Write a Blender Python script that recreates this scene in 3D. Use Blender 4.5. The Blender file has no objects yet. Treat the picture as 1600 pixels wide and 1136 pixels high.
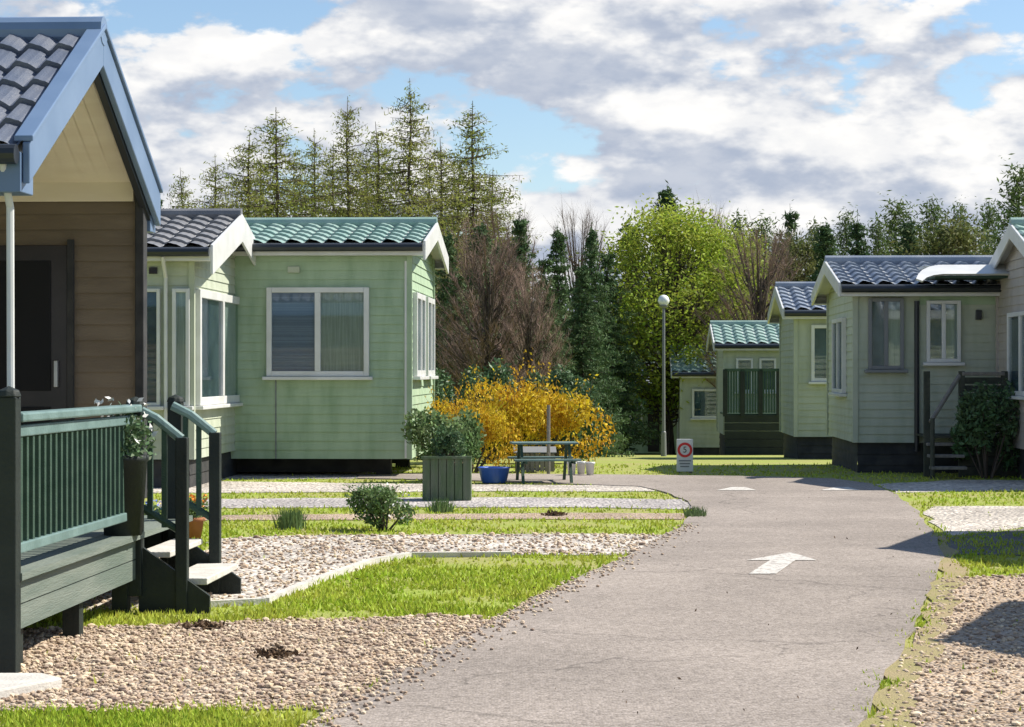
import bpy, bmesh, math, random
from mathutils import Vector, noise as mnoise
R = math.radians
C = bpy.context.scene.collection
sc = bpy.context.scene
F, H, HZ = 3300.0, 1.42, 580.0            # focal length in px of a 1600 wide picture, eye height, horizon row
# ---------------------------------------------------------------- camera
cam = bpy.data.objects.new("camera", bpy.data.cameras.new("camera")); C.objects.link(cam); sc.camera = cam
cam.location = (0, 0, H); cam.rotation_euler = (R(90), 0, 0)
cam.data.sensor_width = 36; cam.data.lens = 36*F/1600
cam.data.shift_y = (HZ-568)/1600; cam.data.clip_end = 3000
# ---------------------------------------------------------------- light
SUN_EL, SUN_AZ = R(47), R(17)             # azimuth measured from +X (right) towards +Y (away)
sd = Vector((math.cos(SUN_EL)*math.cos(SUN_AZ), math.cos(SUN_EL)*math.sin(SUN_AZ), math.sin(SUN_EL)))
sun = bpy.data.objects.new("sun", bpy.data.lights.new("sun", 'SUN')); C.objects.link(sun)
sun.data.energy = 4.7; sun.data.angle = R(0.5); sun.data.color = (1, .93, .82)
sun.rotation_euler = (-sd).to_track_quat('-Z', 'Y').to_euler()
sc.view_settings.view_transform = 'Standard'; sc.view_settings.look = 'None'
sc.view_settings.exposure = 0.68; sc.view_settings.gamma = 1
w = bpy.data.worlds.new("World"); sc.world = w; w.use_nodes = True
def build_world():
    nt = w.node_tree; N = nt.nodes; L = nt.links; N.clear()
    def nd(t, **k):
        n = N.new(t)
        for a, b in k.items(): setattr(n, a, b)
        return n
    def math_(op, a, b=None, clamp=False):
        n = nd('ShaderNodeMath', operation=op, use_clamp=clamp)
        for i, v in enumerate((a, b)):
            if v is None: continue
            if isinstance(v, (int, float)): n.inputs[i].default_value = v
            else: L.new(v, n.inputs[i])
        return n.outputs[0]
    out = nd('ShaderNodeOutputWorld')
    sky = nd('ShaderNodeTexSky', sky_type='NISHITA'); sky.sun_disc = False
    sky.sun_elevation = SUN_EL; sky.sun_rotation = R(90)-SUN_AZ
    sky.air_density = 1.0; sky.dust_density = .25; sky.ozone_density = 3.0
    b1 = nd('ShaderNodeBackground'); b1.inputs[1].default_value = .09
    L.new(sky.outputs[0], b1.inputs[0])
    tc = nd('ShaderNodeTexCoord')
    def cloud_noise(dz, sx, sz, det, seed, rough=.55, dist=.0):
        mp = nd('ShaderNodeMapping'); L.new(tc.outputs['Generated'], mp.inputs[0])
        mp.inputs['Location'].default_value = (seed, seed*.7, dz*sz)
        mp.inputs['Scale'].default_value = (sx, sx, sz)
        n = nd('ShaderNodeTexNoise'); L.new(mp.outputs[0], n.inputs['Vector'])
        n.inputs['Scale'].default_value = 1; n.inputs['Detail'].default_value = det
        n.inputs['Roughness'].default_value = rough; n.inputs['Distortion'].default_value = dist
        return n.outputs[0]
    a = cloud_noise(0, 9, 19, 10, CLOUD_SEED, .56); up = cloud_noise(.016, 9, 19, 5, CLOUD_SEED)
    fine = cloud_noise(0, 30, 70, 6, 9.1)
    def ramp(src, lo, hi, a0=0., a1=1.):
        m = nd('ShaderNodeMapRange', interpolation_type='SMOOTHSTEP'); L.new(src, m.inputs[0])
        m.inputs[1].default_value = lo; m.inputs[2].default_value = hi
        m.inputs[3].default_value = a0; m.inputs[4].default_value = a1
        return m.outputs[0]
    sep = nd('ShaderNodeSeparateXYZ'); L.new(tc.outputs['Generated'], sep.inputs[0])
    low = ramp(sep.outputs[2], .02, .40, .11, -.10)
    dens = math_('ADD', a, low)
    mask = ramp(dens, .505, .56)
    lit = math_('SUBTRACT', a, up)                 # density falls upward: bright tops; rises upward: grey base
    litr = ramp(lit, -.07, .075)
    body = math_('ADD', math_('MULTIPLY', litr, .75), math_('MULTIPLY', ramp(fine, .35, .65), .25))
    mixc = nd('ShaderNodeMix', data_type='RGBA'); L.new(body, mixc.inputs[0])
    mixc.inputs[6].default_value = (.42, .48, .60, 1); mixc.inputs[7].default_value = (1.0, .985, .96, 1)
    b2 = nd('ShaderNodeBackground'); L.new(mixc.outputs[2], b2.inputs[0]); b2.inputs[1].default_value = .66
    ms = nd('ShaderNodeMixShader'); L.new(mask, ms.inputs[0]); L.new(b1.outputs[0], ms.inputs[1]); L.new(b2.outputs[0], ms.inputs[2])
    L.new(ms.outputs[0], out.inputs[0])
CLOUD_SEED = 8.3
build_world()
# ---------------------------------------------------------------- helpers
def gz(y):
    if y < 31: return 0.0
    if y < 51: return -.04*(y-31)*(y-31)/20*.75 if False else -.6*((y-31)/20)**1.25
    if y < 100: return -.6-1.0*(y-51)/15 if y < 66 else -1.6-1.4*(y-66)/34
    return -3.0
def P(px, py, d): return Vector(((px-800)/F*d, d, H-(py-HZ)/F*d))
def G(px, py):
    d = F*H/(py-HZ); return ((px-800)/F*d, d)
def tag(o, label=None, cat=None, group=None, kind=None):
    if label: o["label"] = label
    if cat: o["category"] = cat
    if group: o["group"] = group
    if kind: o["kind"] = kind
    return o
def empty(name, loc, rz=0, label=None, cat=None, group=None):
    o = bpy.data.objects.new(name, None); C.objects.link(o); o.location = loc; o.rotation_euler = (0, 0, rz)
    o.empty_display_size = .2
    return tag(o, label, cat, group)
def copy_tree(o, parent=None):
    c = o.copy(); C.objects.link(c); c.parent = parent
    for ch in list(o.children): copy_tree(ch, c)
    return c
class MB:
    def __init__(s): s.v = []; s.f = []; s.uv = None
    def add(s, vs, fs):
        b = len(s.v); s.v += [tuple(v) for v in vs]; s.f += [tuple(i+b for i in f) for f in fs]; return s
    def quad(s, a, b, c, d): return s.add((a, b, c, d), ((0, 1, 2, 3),))
    def box(s, x0, x1, y0, y1, z0, z1):
        if x0 > x1: x0, x1 = x1, x0
        if y0 > y1: y0, y1 = y1, y0
        return s.add([(x0,y0,z0),(x1,y0,z0),(x1,y1,z0),(x0,y1,z0),(x0,y0,z1),(x1,y0,z1),(x1,y1,z1),(x0,y1,z1)],
            [(3,2,1,0),(4,5,6,7),(0,1,5,4),(1,2,6,5),(2,3,7,6),(3,0,4,7)])
    def prism(s, poly, axis, a, b):
        # poly: 2D points; axis 'x': points are (y,z), extruded a..b in x; 'y': (x,z); 'z': (x,y)
        f = {'x': lambda p, t: (t, p[0], p[1]), 'y': lambda p, t: (p[0], t, p[1]), 'z': lambda p, t: (p[0], p[1], t)}[axis]
        n = len(poly)
        vs = [f(p, a) for p in poly]+[f(p, b) for p in poly]
        fs = [tuple(range(n-1, -1, -1)), tuple(range(n, 2*n))]+[(i, (i+1) % n, n+(i+1) % n, n+i) for i in range(n)]
        return s.add(vs, fs)
    def tube(s, pts, rad, n=8, cap=True):
        pts = [Vector(p) for p in pts]; m = len(pts)
        if not isinstance(rad, (list, tuple)): rad = [rad]*m
        vs = []; fs = []
        for i, p in enumerate(pts):
            t = (pts[min(i+1, m-1)]-pts[max(i-1, 0)]).normalized()
            u = t.cross(Vector((0, 0, 1)));
            if u.length < 1e-3: u = Vector((1, 0, 0))
            u.normalize(); q = t.cross(u)
            for k in range(n):
                a = 2*math.pi*k/n; vs.append(p+(u*math.cos(a)+q*math.sin(a))*rad[i])
        for i in range(m-1):
            for k in range(n): fs.append((i*n+k, i*n+(k+1) % n, (i+1)*n+(k+1) % n, (i+1)*n+k))
        if cap: fs += [tuple(range(n-1, -1, -1)), tuple(range((m-1)*n, m*n))]
        return s.add(vs, fs)
    def lathe(s, prof, c=(0, 0, 0), n=16):
        vs = []; fs = []
        for r, z in prof:
            for k in range(n):
                a = 2*math.pi*k/n; vs.append((c[0]+r*math.cos(a), c[1]+r*math.sin(a), c[2]+z))
        for i in range(len(prof)-1):
            for k in range(n): fs.append((i*n+k, i*n+(k+1) % n, (i+1)*n+(k+1) % n, (i+1)*n+k))
        fs += [tuple(range(n-1, -1, -1)), tuple(range((len(prof)-1)*n, len(prof)*n))]
        return s.add(vs, fs)
    def build(s, name, m, parent=None, smooth=False, bevel=0, fix=True):
        me = bpy.data.meshes.new(name); me.from_pydata(s.v, [], s.f)
        if fix and len(s.f) < 60000:
            bm = bmesh.new(); bm.from_mesh(me); bmesh.ops.recalc_face_normals(bm, faces=bm.faces); bm.to_mesh(me); bm.free()
        for k in (m if isinstance(m, (list, tuple)) else [m]): me.materials.append(k)
        if smooth: me.polygons.foreach_set('use_smooth', [True]*len(me.polygons))
        me.update()
        o = bpy.data.objects.new(name, me); C.objects.link(o)
        if parent: o.parent = parent
        if bevel:
            b = o.modifiers.new('bevel', 'BEVEL'); b.width = bevel; b.segments = 2; b.limit_method = 'ANGLE'
        return o
# ---------------------------------------------------------------- materials
def mat(name, col, rough=.7, col2=None, scale=6, detail=5, bump=0, bscale=40, spec=.3, metal=0, stretch=(1, 1, 1), lo=.38, hi=.62, trans=0, rand=0):
    m = bpy.data.materials.new(name); m.use_nodes = True
    nt = m.node_tree; N = nt.nodes; L = nt.links; b = N['Principled BSDF']
    b.inputs['Base Color'].default_value = (*col, 1); b.inputs['Roughness'].default_value = rough
    b.inputs['Specular IOR Level'].default_value = spec; b.inputs['Metallic'].default_value = metal
    tc = N.new('ShaderNodeTexCoord'); mp = N.new('ShaderNodeMapping'); L.new(tc.outputs['Object'], mp.inputs[0]); mp.inputs['Scale'].default_value = stretch
    src = None
    if col2:
        n = N.new('ShaderNodeTexNoise'); L.new(mp.outputs[0], n.inputs['Vector']); n.inputs['Scale'].default_value = scale; n.inputs['Detail'].default_value = detail
        r = N.new('ShaderNodeMapRange'); L.new(n.outputs[0], r.inputs[0]); r.inputs[1].default_value = lo; r.inputs[2].default_value = hi
        mx = N.new('ShaderNodeMix'); mx.data_type = 'RGBA'; L.new(r.outputs[0], mx.inputs[0])
        mx.inputs[6].default_value = (*col, 1); mx.inputs[7].default_value = (*col2, 1); src = mx.outputs[2]
    if rand:
        g = N.new('ShaderNodeNewGeometry'); h = N.new('ShaderNodeHueSaturation')
        r = N.new('ShaderNodeMapRange'); L.new(g.outputs['Random Per Island'], r.inputs[0]); r.inputs[3].default_value = 1-rand; r.inputs[4].default_value = 1+rand
        L.new(r.outputs[0], h.inputs['Value'])
        r2 = N.new('ShaderNodeMapRange'); L.new(g.outputs['Random Per Island'], r2.inputs[0]); r2.inputs[3].default_value = .485; r2.inputs[4].default_value = .515
        L.new(r2.outputs[0], h.inputs['Hue'])
        if src: L.new(src, h.inputs['Color'])
        else: h.inputs['Color'].default_value = (*col, 1)
        src = h.outputs[0]
    if src: L.new(src, b.inputs['Base Color'])
    if bump:
        n = N.new('ShaderNodeTexNoise'); L.new(mp.outputs[0], n.inputs['Vector']); n.inputs['Scale'].default_value = bscale; n.inputs['Detail'].default_value = 4
        bp = N.new('ShaderNodeBump'); L.new(n.outputs[0], bp.inputs['Height']); bp.inputs['Strength'].default_value = bump; bp.inputs['Distance'].default_value = .02
        L.new(bp.outputs[0], b.inputs['Normal'])
    if trans:
        t = N.new('ShaderNodeBsdfTranslucent'); ms = N.new('ShaderNodeMixShader'); ms.inputs[0].default_value = trans
        if src: L.new(src, t.inputs[0])
        else: t.inputs[0].default_value = (*col, 1)
        L.new(b.outputs[0], ms.inputs[1]); L.new(t.outputs[0], ms.inputs[2]); L.new(ms.outputs[0], N['Material Output'].inputs[0])
    return m
def gravel_mat(name, cols, scale=34, dist=.03):
    m = bpy.data.materials.new(name); m.use_nodes = True
    nt = m.node_tree; N = nt.nodes; L = nt.links; b = N['Principled BSDF']; b.inputs['Roughness'].default_value = .85; b.inputs['Specular IOR Level'].default_value = .2
    tc = N.new('ShaderNodeTexCoord')
    v = N.new('ShaderNodeTexVoronoi'); L.new(tc.outputs['Object'], v.inputs['Vector']); v.inputs['Scale'].default_value = scale
    sp = N.new('ShaderNodeSeparateColor'); L.new(v.outputs['Color'], sp.inputs[0])
    cr = N.new('ShaderNodeValToRGB'); L.new(sp.outputs[0], cr.inputs[0]); cr.color_ramp.interpolation = 'LINEAR'
    el = cr.color_ramp.elements
    while len(el) < len(cols): el.new(.5)
    for i, c in enumerate(cols): el[i].position = i/(len(cols)-1); el[i].color = (*c, 1)
    n = N.new('ShaderNodeTexNoise'); L.new(tc.outputs['Object'], n.inputs['Vector']); n.inputs['Scale'].default_value = .9; n.inputs['Detail'].default_value = 6
    r = N.new('ShaderNodeMapRange'); L.new(n.outputs[0], r.inputs[0]); r.inputs[1].default_value = .35; r.inputs[2].default_value = .65; r.inputs[3].default_value = .78; r.inputs[4].default_value = 1.12
    h = N.new('ShaderNodeHueSaturation'); L.new(cr.outputs[0], h.inputs['Color']); L.new(r.outputs[0], h.inputs['Value'])
    L.new(h.outputs[0], b.inputs['Base Color'])
    bp = N.new('ShaderNodeBump'); bp.invert = True; L.new(v.outputs['Distance'], bp.inputs['Height']); bp.inputs['Strength'].default_value = 1; bp.inputs['Distance'].default_value = dist
    L.new(bp.outputs[0], b.inputs['Normal'])
    return m
def road_mat(name):
    m = bpy.data.materials.new(name); m.use_nodes = True
    nt = m.node_tree; N = nt.nodes; L = nt.links; b = N['Principled BSDF']; b.inputs['Roughness'].default_value = .9; b.inputs['Specular IOR Level'].default_value = .2
    tc = N.new('ShaderNodeTexCoord')
    def noise(sc_, det, lo, hi, a0, a1):
        n = N.new('ShaderNodeTexNoise'); L.new(tc.outputs['Object'], n.inputs['Vector']); n.inputs['Scale'].default_value = sc_; n.inputs['Detail'].default_value = det
        r = N.new('ShaderNodeMapRange'); L.new(n.outputs[0], r.inputs[0]); r.inputs[1].default_value = lo; r.inputs[2].default_value = hi; r.inputs[3].default_value = a0; r.inputs[4].default_value = a1
        return r.outputs[0], n.outputs[0]
    big, _ = noise(.55, 7, .35, .65, .84, 1.10); mid, _ = noise(5, 6, .3, .7, .93, 1.06)
    v = N.new('ShaderNodeTexVoronoi'); L.new(tc.outputs['Object'], v.inputs['Vector']); v.inputs['Scale'].default_value = 75
    sp = N.new('ShaderNodeSeparateColor'); L.new(v.outputs['Color'], sp.inputs[0])
    cr = N.new('ShaderNodeValToRGB'); L.new(sp.outputs[0], cr.inputs[0]); el = cr.color_ramp.elements
    el[0].color = (.205, .178, .158, 1); el[1].color = (.385, .338, .305, 1); e = el.new(.5); e.color = (.30, .262, .228, 1)
    mm = N.new('ShaderNodeMath'); mm.operation = 'MULTIPLY'; L.new(big, mm.inputs[0]); L.new(mid, mm.inputs[1])
    nz = N.new('ShaderNodeTexNoise'); L.new(tc.outputs['Object'], nz.inputs['Vector']); nz.inputs['Scale'].default_value = 1.6; nz.inputs['Detail'].default_value = 5
    va = N.new('ShaderNodeVectorMath'); va.operation = 'MULTIPLY_ADD'; L.new(nz.outputs['Color'], va.inputs[0]); va.inputs[1].default_value = (1.1, 1.1, 0); L.new(tc.outputs['Object'], va.inputs[2])
    vc = N.new('ShaderNodeTexVoronoi'); vc.feature = 'DISTANCE_TO_EDGE'; L.new(va.outputs[0], vc.inputs['Vector']); vc.inputs['Scale'].default_value = .32
    rc = N.new('ShaderNodeMapRange'); L.new(vc.outputs['Distance'], rc.inputs[0]); rc.inputs[1].default_value = .001; rc.inputs[2].default_value = .006; rc.inputs[3].default_value = .72; rc.inputs[4].default_value = 1
    m2 = N.new('ShaderNodeMath'); m2.operation = 'MULTIPLY'; L.new(mm.outputs[0], m2.inputs[0]); L.new(rc.outputs[0], m2.inputs[1]); mm = m2
    h = N.new('ShaderNodeHueSaturation'); L.new(cr.outputs[0], h.inputs['Color']); L.new(mm.outputs[0], h.inputs['Value']); L.new(h.outputs[0], b.inputs['Base Color'])
    bp = N.new('ShaderNodeBump'); bp.invert = True; L.new(v.outputs['Distance'], bp.inputs['Height']); bp.inputs['Strength'].default_value = .5; bp.inputs['Distance'].default_value = .006
    L.new(bp.outputs[0], b.inputs['Normal']); return m
def glass_mat(name, refl=.12, rough=.03):
    m = bpy.data.materials.new(name); m.use_nodes = True
    nt = m.node_tree; N = nt.nodes; L = nt.links; N.remove(N['Principled BSDF'])
    g = N.new('ShaderNodeBsdfGlossy'); g.inputs['Roughness'].default_value = rough
    t = N.new('ShaderNodeBsdfTransparent'); t.inputs[0].default_value = (.86, .92, .93, 1)
    lw = N.new('ShaderNodeLayerWeight'); lw.inputs[0].default_value = .25
    r = N.new('ShaderNodeMapRange'); L.new(lw.outputs['Fresnel'], r.inputs[0]); r.inputs[3].default_value = refl; r.inputs[4].default_value = .45
    ms = N.new('ShaderNodeMixShader'); L.new(r.outputs[0], ms.inputs[0]); L.new(t.outputs[0], ms.inputs[1]); L.new(g.outputs[0], ms.inputs[2])
    L.new(ms.outputs[0], N['Material Output'].inputs[0]); return m
M = dict(
 sage=mat('sage_cladding', (.46,.50,.40), .6, (.37,.415,.31), 2.2, 8, .15, 60, stretch=(2.4,2.4,.7), lo=.42, hi=.72),
 green=mat('green_cladding', (.365,.475,.325), .6, (.27,.375,.24), 2.2, 8, .15, 60, stretch=(2.4,2.4,.7), lo=.42, hi=.72),
 tan=mat('tan_cladding', (.20,.16,.115), .65, (.165,.13,.092), 2, 6, .2, 60, stretch=(1,1,4)),
 taupe=mat('taupe_cladding', (.45,.41,.37), .65, (.36,.325,.29), 2.2, 8, .2, 60, stretch=(2.4,2.4,.7), lo=.42, hi=.72),
 cream=mat('cream_soffit', (.84,.76,.61), .6, (.79,.70,.55), 2, 6, .1, 40, stretch=(1,4,4)),
 white=mat('white_upvc', (.68,.69,.68), .35, (.60,.61,.59), 3, 5, spec=.5),
 slate=mat('slate_blue_tile', (.10,.12,.165), .34, (.15,.165,.20), 2.2, 9, .35, 70, spec=.4, lo=.42, hi=.6),
 slateframe=mat('slate_blue_trim', (.15,.225,.35), .4, (.12,.19,.31), 2, 5, spec=.5),
 gtile=mat('green_grey_tile', (.235,.36,.32), .4, (.30,.41,.37), 2.2, 9, .35, 70, spec=.4, lo=.42, hi=.6),
 btile=mat('blue_grey_tile', (.19,.23,.295), .4, (.25,.285,.335), 2.2, 9, .35, 70, spec=.4, lo=.42, hi=.6),
 brtile=mat('brown_grey_tile', (.16,.165,.175), .42, (.23,.23,.235), 2.2, 9, .35, 70, spec=.4, lo=.42, hi=.6),
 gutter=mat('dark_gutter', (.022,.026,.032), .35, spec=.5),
 dark=mat('dark_door', (.016,.014,.016), .3, (.024,.02,.022), 4, spec=.4),
 void=mat('dark_interior', (.012,.013,.015), .9),
 chassis=mat('dark_chassis', (.03,.032,.034), .8, (.05,.05,.05), 5),
 tyre=mat('tyre_rubber', (.02,.02,.02), .9),
 steel=mat('galvanised_steel', (.45,.46,.47), .4, (.38,.39,.4), 8, metal=.8),
 curtain=mat('pale_curtain', (.55,.56,.47), .9, (.40,.42,.34), 9, 3, stretch=(6,6,.2)),
 blind=mat('grey_blind', (.32,.36,.46), .8, (.20,.24,.34), 1, 2, stretch=(.2,.2,60)),
 room=mat('sky_tinted_room', (.05,.085,.125), .9, (.12,.17,.21), 3, 3),  # window back, tinted blue for the sky reflected in the panes
 wcurtain=mat('white_curtain', (.72,.72,.66), .9, (.55,.56,.5), 9, 3, stretch=(6,6,.2)),
 glass=glass_mat('window_glass'),
 deckg=mat('deck_green_paint', (.030,.065,.045), .6, (.045,.085,.06), 3, 6, .3, 50, stretch=(1,1,3)),
 rail=mat('deck_rail_paint', (.16,.245,.235), .5, (.12,.19,.18), 5, 6, .2, 50),
 skirt=mat('deck_skirting_wood', (.13,.165,.14), .7, (.18,.21,.18), 4, 6, .3, 50, stretch=(1,.3,3)),
 blackp=mat('black_green_post', (.014,.02,.018), .6, (.022,.03,.026), 4, 5, .2, 50),
 deckb=mat('dark_deck_wood', (.038,.045,.034), .75, (.07,.075,.058), 5, 6, .3, 50),
 concrete=mat('pale_concrete', (.60,.58,.53), .85, (.50,.48,.44), 8, 6, .3, 60),
 road=road_mat('worn_tarmac'),
 bay=mat('dark_tarmac', (.12,.115,.11), .9, (.17,.16,.155), 2.0, 8, .5, 130),
 sand=mat('dry_sandy_verge', (.35,.275,.165), .95, (.28,.265,.10), 1.7, 8, .6, 90, lo=.35, hi=.7),
 soil=mat('lawn_soil', (.27,.34,.055), .95, (.33,.30,.12), 1.3, 9, .6, 60, lo=.35, hi=.7),
 paint=mat('road_paint', (.58,.56,.52), .85, (.30,.27,.245), 26, 10, .4, 90, lo=.50, hi=.66),
 gravel=gravel_mat('tan_gravel', [(.18,.125,.085),(.42,.31,.21),(.56,.43,.305),(.42,.35,.29),(.64,.53,.41)], 46, .02),
 pgravel=gravel_mat('pale_gravel', [(.26,.23,.20),(.50,.45,.40),(.62,.57,.50),(.72,.66,.58)], 24),
 ggravel=gravel_mat('grey_gravel', [(.24,.22,.21),(.40,.37,.36),(.50,.47,.45),(.58,.54,.52)], 24),
 grass=mat('grass_blade', (.34,.45,.04), .7, (.46,.50,.075), .8, 4, trans=.35, rand=.35),
 bark=mat('bark', (.075,.058,.045), .95, (.12,.095,.075), 6, 6, .6, 20, stretch=(3,3,.6)),
 larch=mat('larch_needles', (.20,.235,.045), .8, (.29,.30,.075), .5, 3, trans=.4, rand=.3),
 twig=mat('larch_twig', (.085,.075,.055), .95),
 spruce=mat('spruce_needles', (.055,.105,.04), .8, (.10,.155,.06), .6, 3, trans=.2, rand=.4),
 pine=mat('pine_needles', (.085,.14,.042), .8, (.14,.185,.06), .6, 3, trans=.25, rand=.4),
 lime=mat('fresh_lime_leaves', (.25,.34,.03), .7, (.35,.40,.06), .6, 3, trans=.4, rand=.35),
 olive=mat('olive_leaves', (.10,.13,.035), .7, (.15,.15,.05), .6, 3, trans=.3, rand=.35),
 laurel=mat('laurel_leaves', (.065,.13,.05), .5, (.13,.20,.10), .9, 3, trans=.2, rand=.4),
 orange=mat('golden_leaves', (.62,.47,.035), .7, (.58,.33,.025), 1.5, 3, trans=.35, rand=.35),
 bare=mat('bare_twigs', (.23,.155,.125), .95, (.29,.205,.165), 2, rand=.25),
 shrub=mat('shrub_leaves', (.12,.20,.07), .7, (.20,.28,.12), 3, 3, trans=.3, rand=.4),
 petalw=mat('white_petals', (.75,.75,.72), .7), petalo=mat('orange_petals', (.75,.26,.03), .7), petaly=mat('yellow_petals', (.75,.58,.05), .7), petalb=mat('blue_petals', (.10,.18,.55), .7),
 terra=mat('terracotta', (.36,.15,.075), .85, (.28,.11,.06), 8),
 bluep=mat('blue_plastic', (.03,.10,.45), .4, spec=.5),
 wood=mat('weathered_wood', (.24,.225,.20), .85, (.18,.165,.15), 6, 6, .4, 40, stretch=(3,3,.4)),
 boxg=mat('green_stained_boards', (.10,.15,.075), .8, (.145,.175,.12), 6, 6, .4, 40, stretch=(3,3,.4)),
 red=mat('sign_red', (.62,.03,.03), .4), black=mat('sign_black', (.02,.02,.02), .5),
 globe=mat('white_globe', (.82,.84,.82), .25, spec=.5), grey=mat('grey_paint', (.2,.21,.22), .5),
 stone=mat('loose_stone', (.43,.325,.23), .85, (.56,.455,.345), 7, 4, rand=.4),
 clod=mat('dry_leaf_clump', (.085,.05,.03), .95, (.15,.10,.06), 20, 5, .8, 40),
)
# ---------------------------------------------------------------- ground
def struct(o): o["kind"] = "structure"; return o
def ground():
    ys = [-6, 0, 4, 8, 12, 16, 20, 24, 28, 31]+[31+2*i for i in range(1, 36)]+[110, 150, 300, 900, 2400]
    xs = [-1200, -400, -120, -60, -30, -12, 0, 12, 30, 60, 120, 400, 1200]
    vs = [(x, y, gz(y)-.004) for y in ys for x in xs]; n = len(xs)
    fs = [(j*n+i, j*n+i+1, (j+1)*n+i+1, (j+1)*n+i) for j in range(len(ys)-1) for i in range(n-1)]
    struct(MB().add(vs, fs).build('ground', M['soil']))
ground()
def in_poly(x, y, poly):
    c = False; j = len(poly)-1
    for i in range(len(poly)):
        a, b = poly[i], poly[j]
        if (a[1] > y) != (b[1] > y) and x < (b[0]-a[0])*(y-a[1])/(b[1]-a[1])+a[0]: c = not c
        j = i
    return c
def wobble(poly, amp, step=.35, seed=1):
    rnd = random.Random(seed); out = []
    for i in range(len(poly)):
        a, b = Vector(poly[i]), Vector(poly[(i+1) % len(poly)]); n = max(1, int((b-a).length/step))
        for k in range(min(n, 60)):
            p = a.lerp(b, k/min(n, 60)); out.append((p.x+rnd.uniform(-amp, amp), p.y+rnd.uniform(-amp, amp)))
    return out
def sheet(name, pix, m, z, amp=.03, seed=1):
    poly = wobble([G(*p) for p in pix], amp, seed=seed)
    bm = bmesh.new(); vs = [bm.verts.new((x, y, z)) for x, y in poly]
    f = bm.faces.new(vs)
    if f.normal.z < 0: f.normal_flip()
    bmesh.ops.triangulate(bm, faces=[f])
    bmesh.ops.recalc_face_normals(bm, faces=bm.faces)
    for f in bm.faces:
        if f.normal.z < 0: f.normal_flip()
    area = sum(a[0]*b[1]-b[0]*a[1] for a, b in zip(poly, poly[1:]+poly[:1]))
    ring = poly if area > 0 else poly[::-1]
    top = [bm.verts.new((x, y, z)) for x, y in ring]; low = [bm.verts.new((x, y, -.012)) for x, y in ring]; n = len(ring)
    for i in range(n): bm.faces.new((low[i], low[(i+1) % n], top[(i+1) % n], top[i]))
    me = bpy.data.meshes.new(name); bm.to_mesh(me); bm.free(); me.materials.append(m)
    o = bpy.data.objects.new(name, me); C.objects.link(o); struct(o); return poly
ROAD = [(430,1170),(512,1114),(640,1040),(770,970),(880,914),(985,868),(1066,822),(1085,800),(1075,784),(1040,770),(1000,761),(820,754),(700,751),(560,748),(560,742),(760,741),(1000,743),(1180,745),(1300,749),(1362,757),(1398,772),(1432,797),(1464,842),(1474,872),(1462,905),(1428,985),(1380,1070),(1330,1170)]
BAYS = [
 ('gravel_bay', [(-400,1120),(200,1112),(470,1108),(512,1112),(640,1040),(772,968),(690,962),(420,970),(0,986),(-400,1000)], 'gravel', .004),
 ('gravel_path', [(-300,975),(40,958),(230,948),(414,943),(500,908),(580,880),(640,868),(985,867),(1046,836),(900,834),(600,836),(430,838),(330,842),(330,860),(0,880),(-300,900)], 'pgravel', .004),
 ('gravel_bay', [(250,814),(640,812),(1000,811),(1074,812),(1082,803),(900,802),(500,804),(250,806)], 'gravel', .004),
 ('gravel_bay', [(250,795),(600,793),(900,793),(1082,796),(1072,781),(800,777),(420,779),(250,781)], 'ggravel', .004),
 ('gravel_bay', [(100,771),(420,770),(700,768),(1030,768),(990,759),(700,757),(300,752),(100,752)], 'pgravel', .004),
 ('gravel_bay', [(-100,752),(560,748),(560,741),(640,735),(-100,730)], 'ggravel', .004),
 ('gravel_bay', [(1470,905),(1450,960),(1400,1060),(1360,1170),(2400,1170),(2200,930),(1700,896)], 'gravel', .004),
 ('gravel_bay', [(1478,838),(1440,800),(1460,792),(1700,790),(2000,800),(2000,826),(1600,824)], 'pgravel', .004),
 ('gravel_bay', [(1400,770),(1372,757),(1500,750),(1800,752),(1800,764),(1500,767)], 'pgravel', .004),
]
GPOLY = []
for i, (n, pix, m, z) in enumerate(BAYS): GPOLY.append(sheet(n, pix, M[m], z, .05, i+3))
VERGE = sheet('verge', [(1330,1170),(1380,1070),(1428,985),(1462,905),(1474,872),(1464,842),(1478,838),(1500,870),(1505,905),(1488,960),(1440,1060),(1405,1170)], M['sand'], .008, .06, 40)
RPOLY = sheet('road', ROAD, M['road'], .012, .025, 50)
sheet('parking_bay', [(1478,866),(1466,842),(1600,826),(1900,828),(1900,870),(1600,868)], M['bay'], .0045, .03, 51)
# concrete edging of the lawn, raised
def edging():
    pts = [G(*p) for p in ((300,949),(414,943),(500,908),(580,880),(640,870),(800,869))]
    mb = MB()
    for a, b in zip(pts, pts[1:]):
        a, b = Vector(a), Vector(b); t = (b-a).normalized(); nn = Vector((-t.y, t.x))*.028
        q = [a-nn, b-nn, b+nn, a+nn]
        mb.prism([(p.x, p.y) for p in q], 'z', -.02, .035)
    tag(mb.build('lawn_edging', M['concrete']), 'pale concrete edging strip along the back of the wide lawn', 'edging')
edging()
# painted markings
def marking(name, polys, label, z=.0165):
    mb = MB()
    for pl in polys:
        q = [G(*p) for p in pl]; mb.add([(x, y, z) for x, y in q], [tuple(range(len(q)))])
    o = mb.build(name, M['paint'])
    for p in o.data.polygons:
        if p.normal.z < 0: p.flip()
    tag(o, label, 'road marking')
marking('road_arrow', [[(1170,900),(1213,900),(1243,878.5),(1276,878.5),(1236,866),(1166,878.5),(1203,878.5)]], 'white arrow painted on the tarmac pointing away from the viewer')
for k, (x, lab) in enumerate(((1150, 'left white triangle painted across the far bend of the road'), (1312, 'right white triangle painted across the far bend of the road'))):
    marking('road_marking', [[(x-30,768),(x+32,768),(x+14,763),(x-6,763)]], lab)
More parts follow.
